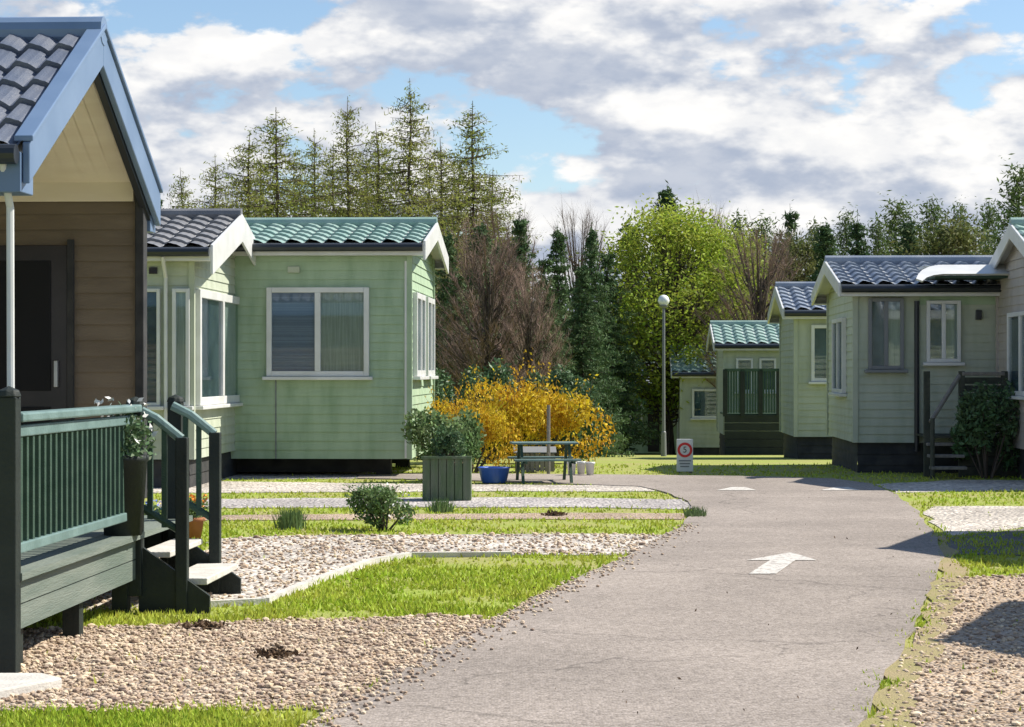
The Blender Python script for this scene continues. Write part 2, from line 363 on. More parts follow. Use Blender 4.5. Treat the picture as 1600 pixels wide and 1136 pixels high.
# ---------------------------------------------------------------- grass and stones
OBST = GPOLY+[VERGE, RPOLY]
def grass():
    rnd = random.Random(5); vs = []; fs = []
    def blade(x, y, h):
        a = rnd.uniform(0, 6.283); wd = .006+.0009*y*.35; lx, ly = rnd.gauss(0, .35)*h, rnd.gauss(0, .35)*h
        b = len(vs); dx, dy = math.cos(a)*wd, math.sin(a)*wd
        z = gz(y)-.006
        vs.extend(((x-dx, y-dy, z), (x+dx, y+dy, z), (x+lx, y+ly, z+h))); fs.append((b, b+1, b+2))
    N = 0
    while N < 210000:
        py = 722+ (rnd.random()**.8)*430; px = rnd.uniform(-30, 1640)
        x, y = G(px, py)
        if y > 33: continue
        N += 1
        jx, jy = rnd.gauss(0, .05), rnd.gauss(0, .09)
        inside = False
        for p in OBST:
            if in_poly(x+jx, y+jy, p): inside = not (p is VERGE and rnd.random() < .05) and (p is RPOLY or rnd.random() > .003); break
        if inside: continue
        nv = mnoise.noise((x*1.3, y*1.3, 3.1))+.5*mnoise.noise((x*4, y*4, 7.7))
        if nv > .22 and rnd.random() < .8: continue
        blade(x, y, rnd.uniform(.012, .042)*(1.5 if rnd.random() < .06 else 1))
    o = MB().add(vs, fs).build('grass', M['grass'], fix=False)
    tag(o, kind='stuff', label='short bright green lawn grass between the gravel bays', cat='grass')
grass()
def stones():
    rnd = random.Random(8); bm = bmesh.new(); bmesh.ops.create_icosphere(bm, subdivisions=1, radius=1)
    bv = [v.co.copy() for v in bm.verts]; bf = [tuple(v.index for v in f.verts) for f in bm.faces]; bm.free()
    vs = []; fs = []; regs = [(GPOLY[0], 9000, .0105), (GPOLY[6], 2600, .0105), (GPOLY[1], 4000, .013)]
    for poly, n, r0 in regs:
        xs = [p[0] for p in poly]; ys = [p[1] for p in poly]; k = 0
        x0, x1 = max(min(xs), -5), min(max(xs), 5); y0, y1 = max(min(ys), 7.5), max(ys)
        while k < n:
            x, y = rnd.uniform(x0, x1), rnd.uniform(y0, y1)
            if abs(x) > .26*y or not in_poly(x, y, poly): k += .2; continue
            k += 1; r = r0*(rnd.uniform(.5, 1.3) if rnd.random() < .95 else rnd.uniform(1.4, 2.3)); s = (rnd.uniform(.8, 1.4), rnd.uniform(.8, 1.4), rnd.uniform(.5, .8)); a = rnd.uniform(0, 6.28)
            b = len(vs); ca, sa = math.cos(a), math.sin(a)
            for v in bv:
                q = (v.x*s[0]*r*rnd.uniform(.85, 1.1), v.y*s[1]*r, v.z*s[2]*r)
                vs.append((x+q[0]*ca-q[1]*sa, y+q[0]*sa+q[1]*ca, .006+r*.3+q[2]))
            fs += [tuple(i+b for i in f) for f in bf]
    for _ in range(900):
        seg = rnd.choice((0, 1, 1, 2, 2, 3, 3, 4, 5)); a = Vector(G(*ROAD[seg])); b2 = Vector(G(*ROAD[seg+1])); q = a.lerp(b2, rnd.random())
        x = q.x+abs(rnd.gauss(0, .10)); y = q.y+rnd.gauss(0, .05); r = rnd.uniform(.004, .013); b = len(vs)
        for v in bv: vs.append((x+v.x*r*1.2, y+v.y*r, .014+r*.4+v.z*r*.7))
        fs += [tuple(i+b for i in f) for f in bf]
    o = MB().add(vs, fs).build('gravel_stones', M['stone'], fix=False)
    tag(o, kind='stuff', label='loose tan stones lying on the gravel bays', cat='gravel')
stones()
# ---------------------------------------------------------------- holiday homes
YAW = -math.atan(150/F)
def siding_rect(mb, x0, x1, z0, z1, y, s, board=.12, axis='y', lap=.014):
    """lap boards on a wall: axis 'y' wall at y facing s (-1/+1), spanning x0..x1"""
    n = max(1, round((z1-z0)/board)); b = (z1-z0)/n
    for i in range(n):
        a0, a1 = z0+i*b, z0+(i+1)*b
        if axis == 'y':
            mb.quad((x0, y+s*lap, a0), (x1, y+s*lap, a0), (x1, y, a1), (x0, y, a1)); mb.quad((x0, y, a0), (x1, y, a0), (x1, y+s*lap, a0), (x0, y+s*lap, a0))
        else:
            mb.quad((y+s*lap, x0, a0), (y+s*lap, x1, a0), (y, x1, a1), (y, x0, a1)); mb.quad((y, x0, a0), (y, x1, a0), (y+s*lap, x1, a0), (y+s*lap, x0, a0))
def gable_siding(mb, W, z0, z1, x, s, board=.12, lap=.014):
    n = max(1, round((z1-z0)/board)); b = (z1-z0)/n
    for i in range(n):
        a0, a1 = z0+i*b, z0+(i+1)*b
        h0 = W/2*(1-(a0-z0)/(z1-z0)); h1 = W/2*(1-(a1-z0)/(z1-z0))
        mb.quad((x+s*lap, W/2-h0, a0), (x+s*lap, W/2+h0, a0), (x, W/2+h1, a1), (x, W/2-h1, a1))
def tile_slope(mb, x0, x1, pe, pr, wave=.27, course=.31, amp=.026):
    """pe, pr: (y,z) at eave and ridge"""
    pe, pr = Vector(pe), Vector(pr); ln = (pr-pe).length; t = (pr-pe)/ln; nrm = Vector((-t.y, t.x))
    if nrm.y < 0: nrm = -nrm
    n = max(2, round(ln/course)); m = max(2, round(abs(x1-x0)/wave))*8
    rows = []
    for k in range(n):
        for e, off in ((0, .034), (1, .0)):
            v = (k+e)/n*ln
            row = []
            for i in range(m+1):
                ph = 2*math.pi*i/8; wv = amp*(math.sin(ph)+.33*math.sin(2*ph+.6))
                p = pe+t*v+nrm*(off+wv+.03)
                row.append((x0+(x1-x0)*i/m, p.x, p.y))
            rows.append(row)
    vs = [v for r in rows for v in r]; c = m+1
    mb.add(vs, [(j*c+i, j*c+i+1, (j+1)*c+i+1, (j+1)*c+i) for j in range(len(rows)-1) for i in range(m)])
def window(root, side, a0, a1, z0, z1, pos, s, lights, fm='white', backs=('room',), sill=True, ft=.05, transom=None):
    """side 'y': wall at y=pos facing s, spanning x a0..a1; side 'x': wall at x=pos facing s, spanning y a0..a1"""
    fr = MB(); pn = MB(); bk = [MB() for _ in range(lights)]; si = MB()
    def bx(mb, u0, u1, w0, w1, d0, d1):
        if side == 'y': mb.box(u0, u1, pos+s*d0, pos+s*d1, w0, w1)
        else: mb.box(pos+s*d0, pos+s*d1, u0, u1, w0, w1)
    bx(fr, a0, a0+ft, z0, z1, .006, .075); bx(fr, a1-ft, a1, z0, z1, .006, .075)
    bx(fr, a0+ft, a1-ft, z0, z0+ft, .006, .073); bx(fr, a0+ft, a1-ft, z1-ft, z1, .006, .073)
    wl = (a1-a0-2*ft)/lights
    for k in range(lights):
        u0 = a0+ft+k*wl; u1 = u0+wl
        if k: bx(fr, u0-ft*.55, u0+ft*.55, z0+ft, z1-ft, .006, .078)
        bx(bk[k], u0, u1, z0+ft, z1-ft, .002, .02)
    if transom: bx(fr, a0+ft, a1-ft, transom-.025, transom+.025, .008, .071)
    bx(pn, a0+ft, a1-ft, z0+ft, z1-ft, .045, .05)
    f = fr.build('window', M[fm], root, bevel=.006)
    pn.build('pane', M['glass'], f)
    for k in range(lights): bk[k].build('curtain' if 'curtain' in backs[k % len(backs)] else 'blind' if 'blind' in backs[k % len(backs)] else 'window_back', M[backs[k % len(backs)]], f)
    if sill: bx(si, a0-.05, a1+.05, z0-.05, z0-.004, .006, .12); si.build('sill', M[fm], f, bevel=.008)
    return f
def barge(root, W, He, Hr, oh, x0, x1, depth, m, name='barge_board'):
    """two sloping boards of a gable between x0..x1"""
    sl = (Hr-He)/(W/2)
    for k in (0, 1):
        ye = -oh if k == 0 else W+oh; ym = W/2
        ze = He-oh*sl
        pl = [(ye, ze+.06), (ym, Hr+.06), (ym, Hr+.06-depth), (ye, ze+.06-depth)]
        MB().prism(pl, 'x', x0, x1).build(name, m, root, bevel=.008)
def cabin(name, label, cat, loc, L, W, Hf, He, Hr, dr, wallm, roofm, trimm, group, oh=.22, vo=.25, course=.31, wave=.27, barge_d=.2, gutter=True, skirt='chassis', yaw=YAW, second=True):
    """gable end at local x=0, body runs to x=dr*L, near long side at local y=0, far side at y=W"""
    root = empty(name, loc, yaw, label, cat, group)
    xa, xb = sorted((0, dr*L)); sl = (Hr-He)/(W/2)
    wl = MB()
    siding_rect(wl, xa, xb, Hf, He, 0, -1); siding_rect(wl, xa, xb, Hf, He, W, 1)
    siding_rect(wl, 0, W, Hf, He, 0, -dr, axis='x'); siding_rect(wl, 0, W, Hf, He, dr*L, dr, axis='x')
    gable_siding(wl, W, He, Hr-.03, 0, -dr); gable_siding(wl, W, He, Hr-.03, dr*L, dr)
    wl.quad((xa, 0, Hf), (xb, 0, Hf), (xb, W, Hf), (xa, W, Hf))
    wl.build('wall', M[wallm], root)
    for x in (xa, xb):
        for y in (0, W): MB().box(x-.035, x+.035, y-.035, y+.035, Hf, He).build('corner_trim', M[wallm], root)
    ro = MB(); x0, x1 = (xa-vo, xb+vo)
    tile_slope(ro, x0, x1, (-oh, He-oh*sl), (W/2, Hr), wave, course); tile_slope(ro, x0, x1, (W+oh, He-oh*sl), (W/2, Hr), wave, course)
    rf = ro.build('roof', M[roofm], root, smooth=False)
    un = MB()
    un.prism([(-oh, He-oh*sl-.02), (W/2, Hr-.02), (W+oh, He-oh*sl-.02), (W+oh, He-oh*sl+.01), (W/2, Hr+.01), (-oh, He-oh*sl+.01)], 'x', x0+.03, x1-.03)
    un.build('soffit', M[trimm if trimm != 'slateframe' else 'cream'], rf)
    MB().tube([(x0-.02, W/2, Hr+.055), (x1+.02, W/2, Hr+.055)], .085, 10).build('ridge_cap', M[roofm], rf, smooth=False)
    barge(root, W, He, Hr, oh, -dr*vo, -dr*(vo+.035), barge_d, M[trimm])
    if second: barge(root, W, He, Hr, oh, dr*(L+vo), dr*(L+vo+.035), barge_d, M[trimm])
    g = MB(); ze = He-oh*sl
    g.box(x0, x1, -oh-.02, -oh, ze-.13, ze+.03); g.box(x0, x1, W+oh, W+oh+.02, ze-.13, ze+.03)
    g.box(x0, x1, -oh, -.016, ze-.13, ze-.115); g.box(x0, x1, W+.016, W+oh, ze-.13, ze-.115)
    g.build('fascia', M[trimm], root)
    if gutter:
        gt = MB().tube([(x0, -oh-.075, ze-.03), (x1, -oh-.075, ze-.03)], .055, 10); gt.build('gutter', M['gutter'], root)
    if skirt == 'chassis':
        c = MB(); c.box(xa+.3, xb-.3, .45, .62, Hf-.2, Hf-.005); c.box(xa+.3, xb-.3, W-.62, W-.45, Hf-.2, Hf-.005)
        for k in range(5):
            x = xa+.4+k*(abs(L)-.8)/4; c.box(x-.1, x+.1, .43, .64, -.02, Hf-.2); c.box(x-.1, x+.1, W-.64, W-.43, -.02, Hf-.2)
        c.build('chassis', M['chassis'], root)
    elif skirt == 'boards':
        c = MB(); siding_rect(c, xa+.04, xb-.04, -.2, Hf-.01, .05, -1, .16); siding_rect(c, .05, W-.05, -.2, Hf-.01, dr*.05, -dr, .16, axis='x'); c.build('skirting', M['chassis'], root)
    return root
def wheel(root, x, y, z=.27, r=.27, w=.18):
    o = MB(); prof = [(r*.62, 0), (r*.96, .02), (r, .06), (r, w-.06), (r*.96, w-.02), (r*.62, w)]
    vs = []; fs = []; n = 24
    for rr, t in prof:
        for k in range(n):
            a = 2*math.pi*k/n; vs.append((x+rr*math.cos(a), y+t, z+rr*math.sin(a)))
    for i in range(len(prof)-1):
        for k in range(n): fs.append((i*n+k, i*n+(k+1) % n, (i+1)*n+(k+1) % n, (i+1)*n+k))
    wo = o.add(vs, fs).build('wheel', M['tyre'], root)
    MB().prism([(x+r*.62*math.cos(2*math.pi*k/20), z+r*.62*math.sin(2*math.pi*k/20)) for k in range(20)], 'y', y+.03, y+w-.03).build('rim', M['steel'], wo)
HG = 'holiday homes around the site road'
def at(px, d, zoff=0): return (((px-800)/F*d), d, gz(d)+zoff)
def z_at(py, d): return H-(py-HZ)/F*d

# --- near lodge with the deep porch (cut by the left edge)
def near_lodge():
    d0 = 12.62; x0 = (43-800)/F*d0-.02
    oh = .25; W = 3.2; He = 2.86; Hr = 3.70; L = 9.0; porch = 2.6
    root = empty('porch_lodge', (x0, d0+oh, 0), YAW, 'slate roofed lodge with deep gabled porch, cut by the left edge of the photo', 'holiday home', HG)
    sl = (Hr-He)/(W/2); ze = He-oh*sl
    wl = MB(); xg = -porch
    siding_rect(wl, -L, xg, .45, He, 0, -1); siding_rect(wl, -L, -.11, .45, He-.0, W, -1)
    siding_rect(wl, 0, W, .45, He, xg, 1, axis='x'); gable_siding(wl, W, He, Hr-.05, xg, 1)
    siding_rect(wl, -L, -.11, .45, He, W+.08, 1); wl.box(-.112, -.09, W-.01, W+.09, .45, He)
    wl.build('wall', M['tan'], root)
    # far partition top band and door
    MB().box(xg, -.10, W-.05, W-.02, 2.71, He+.03).build('wall_plate', M['cream'], root, bevel=.006)
    dr = MB(); dr.box(-1.45, -.605, W-.055, W-.018, .5, 2.378); do = dr.build('door', M['dark'], root, bevel=.006)
    for z0, z1 in ((.62, 1.15), (1.27, 2.26)): MB().box(-1.35, -.73, W-.068, W-.056, z0, z1).build('door_panel', M['void'], do, bevel=.01)
    fr = MB(); fr.box(-.604, -.56, W-.07, W-.018, .5, 2.42); fr.build('door_frame', M['chassis'], do)
    MB().box(-.70, -.67, W-.10, W-.055, 1.3, 1.5).build('handle', M['steel'], do, bevel=.004)
    ro = MB(); tile_slope(ro, -L-.2, 0, (-oh, ze), (W/2, Hr), .20, .34, .026); tile_slope(ro, -L-.2, 0, (W+oh, ze), (W/2, Hr), .20, .34, .026)
    rf = ro.build('roof', M['slate'], root)
    MB().tube([(-L-.2, W/2, Hr+.05), (.05, W/2, Hr+.05)], .10, 12).build('ridge_cap', M['slateframe'], rf)
    # boarded soffits: boards run down the slope
    so = MB(); nb = int((L)/.12)
    for k in range(nb):
        xa, xb = -k*.12-.115, -k*.12-.004
        for e, r_ in (((-oh+.05), 1), ((W+oh-.05), 1)):
            ye = e; zz = He-oh*sl+.05*sl
            so.quad((xa, ye, zz-.03), (xb, ye, zz-.03), (xb, W/2, Hr-.05), (xa, W/2, Hr-.05))
    so.prism([(-oh+.04, ze-.01), (W/2, Hr-.035), (W+oh-.04, ze-.01), (W+oh-.04, ze+.012), (W/2, Hr-.012), (-oh+.04, ze+.012)], 'x', -L, -.004)
    so.build('soffit', M['cream'], rf)
    barge(root, W, He, Hr, oh, 0.0, .045, .25, M['slateframe'])
    ln = MB(); ln.prism([(W/2, Hr-.03), (W+oh-.03, ze-.03), (W+oh-.03, ze-.22), (W/2, Hr-.22)], 'x', -.05, -.003); ln.build('barge_shade_strip', M['gutter'], root)  # dark strip added inside the far barge, standing in for its shade
    tr = MB()
    for k in (0, 1):
        ye = -oh if k == 0 else W+oh
        tr.prism([(ye, ze+.10), (W/2, Hr+.10), (W/2, Hr+.065), (ye, ze+.065)], 'x', -.05, .065)
    tr.build('verge_trim', M['slateframe'], root, bevel=.006)
    # boxed near eave, gutter, far eave
    g = MB(); g.box(-L, -.002, -oh-.03, 0, ze-.24, ze+.0); g.box(-L, -.002, W+.1, W+oh+.03, ze-.24, ze+.0)
    g.build('fascia', M['slateframe'], root, bevel=.006)
    MB().tube([(-L, -oh-.09, ze-.02), (-.01, -oh-.09, ze-.02)], .06, 12).build('gutter', M['gutter'], root)
    MB().tube([(-.11, -oh-.05, ze-.05), (-.11, -.12, ze-.32), (-.11, -.10, .5)], .024, 10).build('downpipe', M['white'], root)
    MB().box(-.088, -.02, W-.06, W+.07, .45, He-.05).build('porch_post', M['chassis'], root, bevel=.008)
near_lodge()
# --- timber deck of the near lodge
def deck():
    yaw = -math.atan(165/F)
    root = empty('veranda_deck', ((14-800)/F*9.85, 9.85, 0), yaw, 'dark green timber deck with pale handrail and steps beside the porch lodge', 'deck')
    Ld = 4.0
    fl = MB()
    for k in range(24): fl.box(-4.5+k*.19, -4.5+k*.19+.184, .03, Ld, .44, .475)
    fl.build('deck_floor', M['skirt'], root)
    sk = MB()
    for k in range(2): sk.box(-.02, .012, .04, 2.55, .2+k*.12, .2+k*.12+.113)
    for k in range(2): sk.box(-4.5, -.02, .012, .04, .2+k*.12, .2+k*.12+.113)
    for k in range(2): sk.box(-.02, .012, 3.75, Ld, .2+k*.12, .2+k*.12+.113)
    sk.build('skirting', M['skirt'], root)
    jo = MB()
    for k in range(6): jo.box(-4.4, -.1, .15+k*.72, .2+k*.72, .26, .44)
    for yy in (.25, 1.4, 2.5, 3.8): jo.box(-.12, -.03, yy, yy+.09, -.02, .44)
    jo.build('joist', M['blackp'], root)
    for (y, top) in ((0.0, 1.30), (2.58, 1.22), (3.72, 1.22)):
        p = MB(); p.box(-.045, .045, y-.045, y+.045, -.02 if y == 0 else .1, top); p.lathe([(.06, 0), (.05, .03), (.005, .05)], (0, y, top), 8)
        p.build('post', M['blackp'], root, bevel=.006)
    for a, b in ((.05, 2.53),):
        MB().box(-.055, .055, a, b, 1.18, 1.225).build('top_rail', M['rail'], root, bevel=.01)
        MB().box(-.025, .025, a, b, 1.11, 1.165).build('sub_rail', M['rail'], root, bevel=.006)
        MB().box(-.03, .03, a, b, .56, .61).build('bottom_rail', M['rail'], root, bevel=.006)
        n = round((b-a)/.105)
        for k in range(1, n):
            y = a+(b-a)*k/n; MB().box(-.017, .017, y-.017, y+.017, .61, 1.11).build('baluster', M['deckg'], root)
    MB().box(-4.5, -.05, -.055, .055, 1.18, 1.225).build('top_rail', M['rail'], root, bevel=.01)
    for k in range(1, 40): MB().box(-.05-k*.11-.017, -.05-k*.11+.017, -.017, .017, .61, 1.18).build('baluster', M['deckg'], root)
    # steps towards the road
    MB().box(.01, .20, 2.62, 3.60, .32, .355).build('step', M['concrete'], root, bevel=.006)
    MB().box(.17, .42, 2.62, 3.60, .16, .20).build('step', M['concrete'], root, bevel=.006)
    for y in (2.60, 3.62):
        MB().prism([(.02, .40), (.44, .10), (.44, -.02), (.02, -.02)], 'y', y-.018, y+.018).build('stringer', M['blackp'], root)
        MB().tube([(0, y, 1.20), (.12, y, 1.14), (.27, y, 1.02)], .03, 8).build('stair_handrail', M['rail'], root)
        p = MB(); p.box(.24, .31, y-.035, y+.035, -.02, 1.03); p.build('post', M['blackp'], root, bevel=.006)
        MB().tube([(0.03, y, .62), (.26, y, .48)], .022, 8).build('stair_rail', M['deckg'], root)
        for k in range(2): x = .085+k*.085; MB().box(x-.015, x+.015, y-.015, y+.015, .55-k*.05, 1.13-k*.05).build('baluster', M['deckg'], root)
    return root
deck()
tag(MB().prism([(-.45, -.25), (.0, -.25), (.22, .15), (.1, .3), (-.45, .3)], 'z', -.02, .05).build('paving_slab', M['concrete'], bevel=.01), 'pale concrete slab at the foot of the nearest deck post', 'slab')
bpy.data.objects['paving_slab'].location = ((8-800)/F*9.3, 9.3, 0)

# --- second home
def second_home():
    d = 25.6; loc = at(300, d)
    r = cabin('gabled_home', 'sage holiday home with brown tiled roof and sunlit white trimmed gable, behind the deck', 'holiday home', loc, 9, 3.75, .35, 2.93, 3.40, -1, 'sage', 'brtile', 'white', HG, oh=.2, vo=.26, barge_d=.36, skirt='boards')
    window(r, 'x', .15, 3.3, 1.0, 2.42, 0, 1, 2, backs=('room', 'wcurtain'), ft=.10)
    window(r, 'y', -.23, -.02, 1.0, 2.42, 0, -1, 1, backs=('wcurtain',), ft=.045)
    window(r, 'y', -.64, -.38, 1.0, 2.42, 0, -1, 1, backs=('room',), ft=.04)
    MB().tube([(-.31, -.25, 2.8), (-.31, -.06, 2.55), (-.31, -.05, .4)], .024, 8).build('downpipe', M['white'], r)
    MB().box(-.52, -.42, -.03, -.012, 2.6, 2.68).build('vent', M['dark'], r)
second_home()
# --- third home, green, with the double window
def third_home():
    d = 28.4; loc = at(640, d); k = d/F
    r = cabin('green_home', 'pale green holiday home with green grey tiled roof and wide white double window', 'holiday home', loc, 10, 3.7, .24, 3.14, 3.49, -1, 'green', 'gtile', 'white', HG, oh=.2, vo=.2, barge_d=.26, course=.33, wave=.26, skirt='chassis')
    xw = lambda p: (p-640)*k*1.0; z = lambda y: H-(y-HZ)*k
    window(r, 'y', xw(416), xw(577), z(588), z(449), 0, -1, 2, backs=('blind', 'curtain'), ft=.07)
    window(r, 'x', .35, 1.7, z(588), z(455), 0, 1, 2, backs=('wcurtain', 'wcurtain'), ft=.08)
    window(r, 'x', 2.1, 3.3, z(588), z(455), 0, 1, 2, backs=('wcurtain', 'wcurtain'), ft=.08)
    MB().box(xw(449), xw(468), -.05, -.014, z(426), z(416)).build('vent', M['sage'], r, bevel=.01)
    MB().box(xw(430)-.008, xw(430)+.008, -.022, -.012, .24, z(592)).build('panel_joint', M['grey'], r)
    MB().box(xw(636)-.03, xw(636)+.04, -.03, -.012, .25, 2.9).build('corner_trim', M['white'], r)
    for x in (-3.6, -4.3): wheel(r, x, .42); wheel(r, x, 3.1)
third_home()
# --- right hand home
def right_home():
    d = 29.6; loc = at(1336, d); k = d/F; z = lambda y: H-(y-HZ)*k; xw = lambda p: (p-1336)*k
    r = cabin('sage_home', 'sage grey holiday home with pale blue grey roof and white entrance canopy', 'holiday home', loc, 9, 3.5, .42, 2.64, 3.0, 1, 'sage', 'btile', 'white', HG, oh=.22, vo=.22, barge_d=.2, skirt='boards', second=False)
    window(r, 'y', xw(1356), xw(1411), z(577), z(466), 0, -1, 2, fm='grey', backs=('room', 'curtain'), ft=.05)
    MB().tube([(xw(1431), -.05, 2.4), (xw(1431), -.05, .3)], .035, 8).build('downpipe', M['gutter'], r)
    MB().box(xw(1436), xw(1570), -.02, .01, 2.35, 2.5).build('frieze_board', M['green'], r)
    window(r, 'y', xw(1446), xw(1499), z(566), z(470), 0, -1, 2, backs=('room', 'curtain'), ft=.05)
    window(r, 'x', 1.0, 2.4, 1.1, 2.2, 0, -1, 2, backs=('room',), ft=.06)
    # canopy over the entrance, curved at its left end
    cx0, cx1 = xw(1412), xw(1570); pts = []
    zt, zb = z(417), z(433)
    arc = [(cx0, z(441)), (cx0+.06, z(433)), (cx0+.14, z(426)), (cx0+.26, z(420)), (cx0+.40, zt)]
    low = [(cx0+.40, zb), (cx0+.26, z(435)), (cx0+.15, z(439)), (cx0+.07, z(445))]
    vs = []; ol = arc+[(cx1, zt), (cx1, zb)]+low
    for (a, b) in ol: vs.append((a, -.95+.42*(b-zb)/(zt-zb), b))
    for (a, b) in ol: vs.append((a, -.90+.42*(b-zb)/(zt-zb), b-.02))
    n = len(ol)
    cp = MB().add(vs, [tuple(range(n)), tuple(range(2*n-1, n-1, -1))]+[(i, n+i, n+(i+1) % n, (i+1) % n) for i in range(n)])
    cr = cp.build('canopy', M['white'], r)
    MB().box(cx0+.2, cx1, -.50, -.03, zt-.05, zt-.01).build('canopy_roof', M['white'], cr)
    MB().box(cx0+.3, cx1-.02, -.86, -.03, zb-.05, zb-.02).build('canopy_soffit', M['deckg'], cr)
    MB().box(xw(1563)-.03, xw(1563)+.04, -.9, -.83, .4, zb).build('canopy_post', M['white'], r, bevel=.006)
    # boxed meter and lamp beside the entrance
    MB().box(xw(1522), xw(1531), -.09, -.012, z(500), z(485)).build('wall_lamp', M['gutter'], r, bevel=.008)
right_home()
# --- porch deck with steps before the right hand home
def right_deck():
    d = 28.4; k = d/F
    r = empty('entrance_deck', at(1436, d), YAW, 'dark timber entrance deck with slatted rail and steps before the sage grey home', 'deck')
    X = lambda p: (p-1436)*k
    f = MB()
    for i in range(9): f.box(X(1450), X(1620), i*.13, i*.13+.125, .52, .55)
    f.build('deck_floor', M['deckb'], r)
    s = MB()
    for i in range(4): s.box(X(1500), X(1620), -.03, .0, .02+i*.13, .02+i*.13+.115)
    s.build('skirting', M['deckb'], r)
    for x in (1448, 1502, 1568):
        MB().box(X(x)-.04, X(x)+.04, -.04, .04, -.02, 1.42).build('post', M['deckb'], r, bevel=.006)
    MB().box(X(1502), X(1568), -.05, .05, 1.36, 1.41).build('top_rail', M['wood'], r, bevel=.008)
    for i in range(7): MB().box(X(1502)+.04, X(1568)-.04, -.015, .015, .60+i*.108, .60+i*.108+.09).build('slat', M['deckb'], r)
    MB().tube([(X(1446), -.45, .75), (X(1500), 0, 1.38)], .03, 8).build('stair_handrail', M['wood'], r)
    for i in range(3): MB().box(X(1446), X(1500), -.55+i*.2, -.33+i*.2, .12+i*.15, .16+i*.15).build('step', M['wood'], r, bevel=.006)
    MB().tube([(X(1448), -.5, .0), (X(1448), -.5, .8)], .03, 8).build('post', M['deckb'], r)
right_deck()
# --- home at the right edge
def edge_home():
    d = 26.0; loc = at(1640, d); k = d/F
    r = cabin('edge_home', 'taupe clad holiday home with green grey roof, cut by the right edge of the photo', 'holiday home', loc, 9, 3.4, .4, 2.78, 3.3, 1, 'taupe', 'gtile', 'white', HG, oh=.2, vo=.14, barge_d=.2, skirt='boards')
    window(r, 'y', .9, 2.1, 1.2, 2.2, 0, -1, 2, backs=('curtain', 'room'), ft=.06)
    window(r, 'x', .7, 2.4, 1.1, 2.2, 0, -1, 2, backs=('room',), ft=.06)
edge_home()
# --- homes further back
def back_homes():
    d = 38.5; k = d/F; g = gz(d)
    r = cabin('low_home', 'small sage home with pale tiles and blue tinted window left of the sage grey home', 'holiday home', at(1243, d), 7, 3.2, .4, z_at(483, d)-g, z_at(446, d)-g, 1, 'sage', 'btile', 'white', HG, oh=.2, vo=.22, barge_d=.2, skirt='boards')
    X = lambda p: (p-1243)*k
    window(r, 'y', X(1267), X(1299), z_at(596, d)-g, z_at(508, d)-g, 0, -1, 1, backs=('room',), ft=.06)
    d = 51.5; k = d/F; g = gz(d)
    r = cabin('veranda_home', 'distant home with bright green tiles above a dark shaded veranda', 'holiday home', at(1132, d), 9, 3.2, .5, z_at(535, d)-g, z_at(507, d)-g, 1, 'sage', 'gtile', 'white', HG, oh=.25, vo=.25, barge_d=.2, skirt='boards')
    X = lambda p: (p-1132)*k
    for a, b in ((1150, 1176), (1186, 1212), (1222, 1246)): window(r, 'y', X(a), X(b), z_at(612, d)-g, z_at(560, d)-g, 0, -1, 1, backs=('room',), ft=.05)
    # its veranda
    v = empty('dark_veranda', at(1140, d-2.2), YAW, 'dark stained veranda with rails before the bright green roofed home', 'veranda')
    k2 = (d-2.2)/F; g2 = gz(d-2.2); Xv = lambda p: (p-1140)*k2
    b = MB(); 
    for i in range(5): b.box(Xv(1132), Xv(1245), -.02, .02, .0+i*.19, .0+i*.19+.175)
    b.build('skirting', M['blackp'], v)
    MB().box(Xv(1132), Xv(1245), .03, 2.0, .93, .97).build('deck_floor', M['deckg'], v)
    MB().box(Xv(1132), Xv(1245), -.05, .05, 1.95, 2.02).build('top_rail', M['deckg'], v)
    for x in (1133, 1160, 1188, 1216, 1244): MB().box(Xv(x)-.05, Xv(x)+.05, -.05, .05, .9, 2.0).build('post', M['blackp'], v)
    for i in range(26):
        x = Xv(1134+i*4.2); MB().box(x-.022, x+.022, -.02, .02, .98, 1.95).build('baluster', M['deckg'], v)
    d = 64; k = d/F; g = gz(d)
    r = cabin('far_home', 'farthest small home with blue grey roof beyond the speed limit sign', 'holiday home', at(976, d), 9, 3.2, .4, z_at(596, d)-g, z_at(564, d)-g, 1, 'green', 'btile', 'white', HG, oh=.25, vo=.25, barge_d=.2, skirt='boards')
    X = lambda p: (p-976)*k
    for a, b in ((984, 1004), (1040, 1066)): window(r, 'y', X(a), X(b), z_at(660, d)-g, z_at(615, d)-g, 0, -1, 1, backs=('room',), ft=.06)
    MB().box(X(1012), X(1030), -.05, -.012, .45, z_at(615, d)-g).build('door', M['dark'], r)
    d = 58; k = d/F; g = gz(d)
    r = cabin('stepped_home', 'distant home with small pale roof stepping up beside the farthest home', 'holiday home', at(1064, d), 4, 3.0, .4, z_at(578, d)-g, z_at(546, d)-g, 1, 'sage', 'gtile', 'white', HG, oh=.25, vo=.25, barge_d=.2, skirt='boards')
    window(r, 'y', .3, 1.1, 1.2, 2.0, 0, -1, 1, backs=('room',), ft=.06)
back_homes()
# --- homes beyond the right edge, whose shadows reach the bays
def side_homes():
    for (d, x, lab) in ((16.2, 6.05, 'holiday home beyond the right edge whose shadow falls on the middle bay'), (10.5, 5.35, 'holiday home beyond the right edge whose shadow falls on the nearest bay')):
        cabin('side_home', lab, 'holiday home', (x, d, 0), 7, 3.0, .4, 2.6, 3.3, 1, 'sage', 'btile', 'white', HG, skirt='boards', oh=.15, vo=.15)
side_homes()
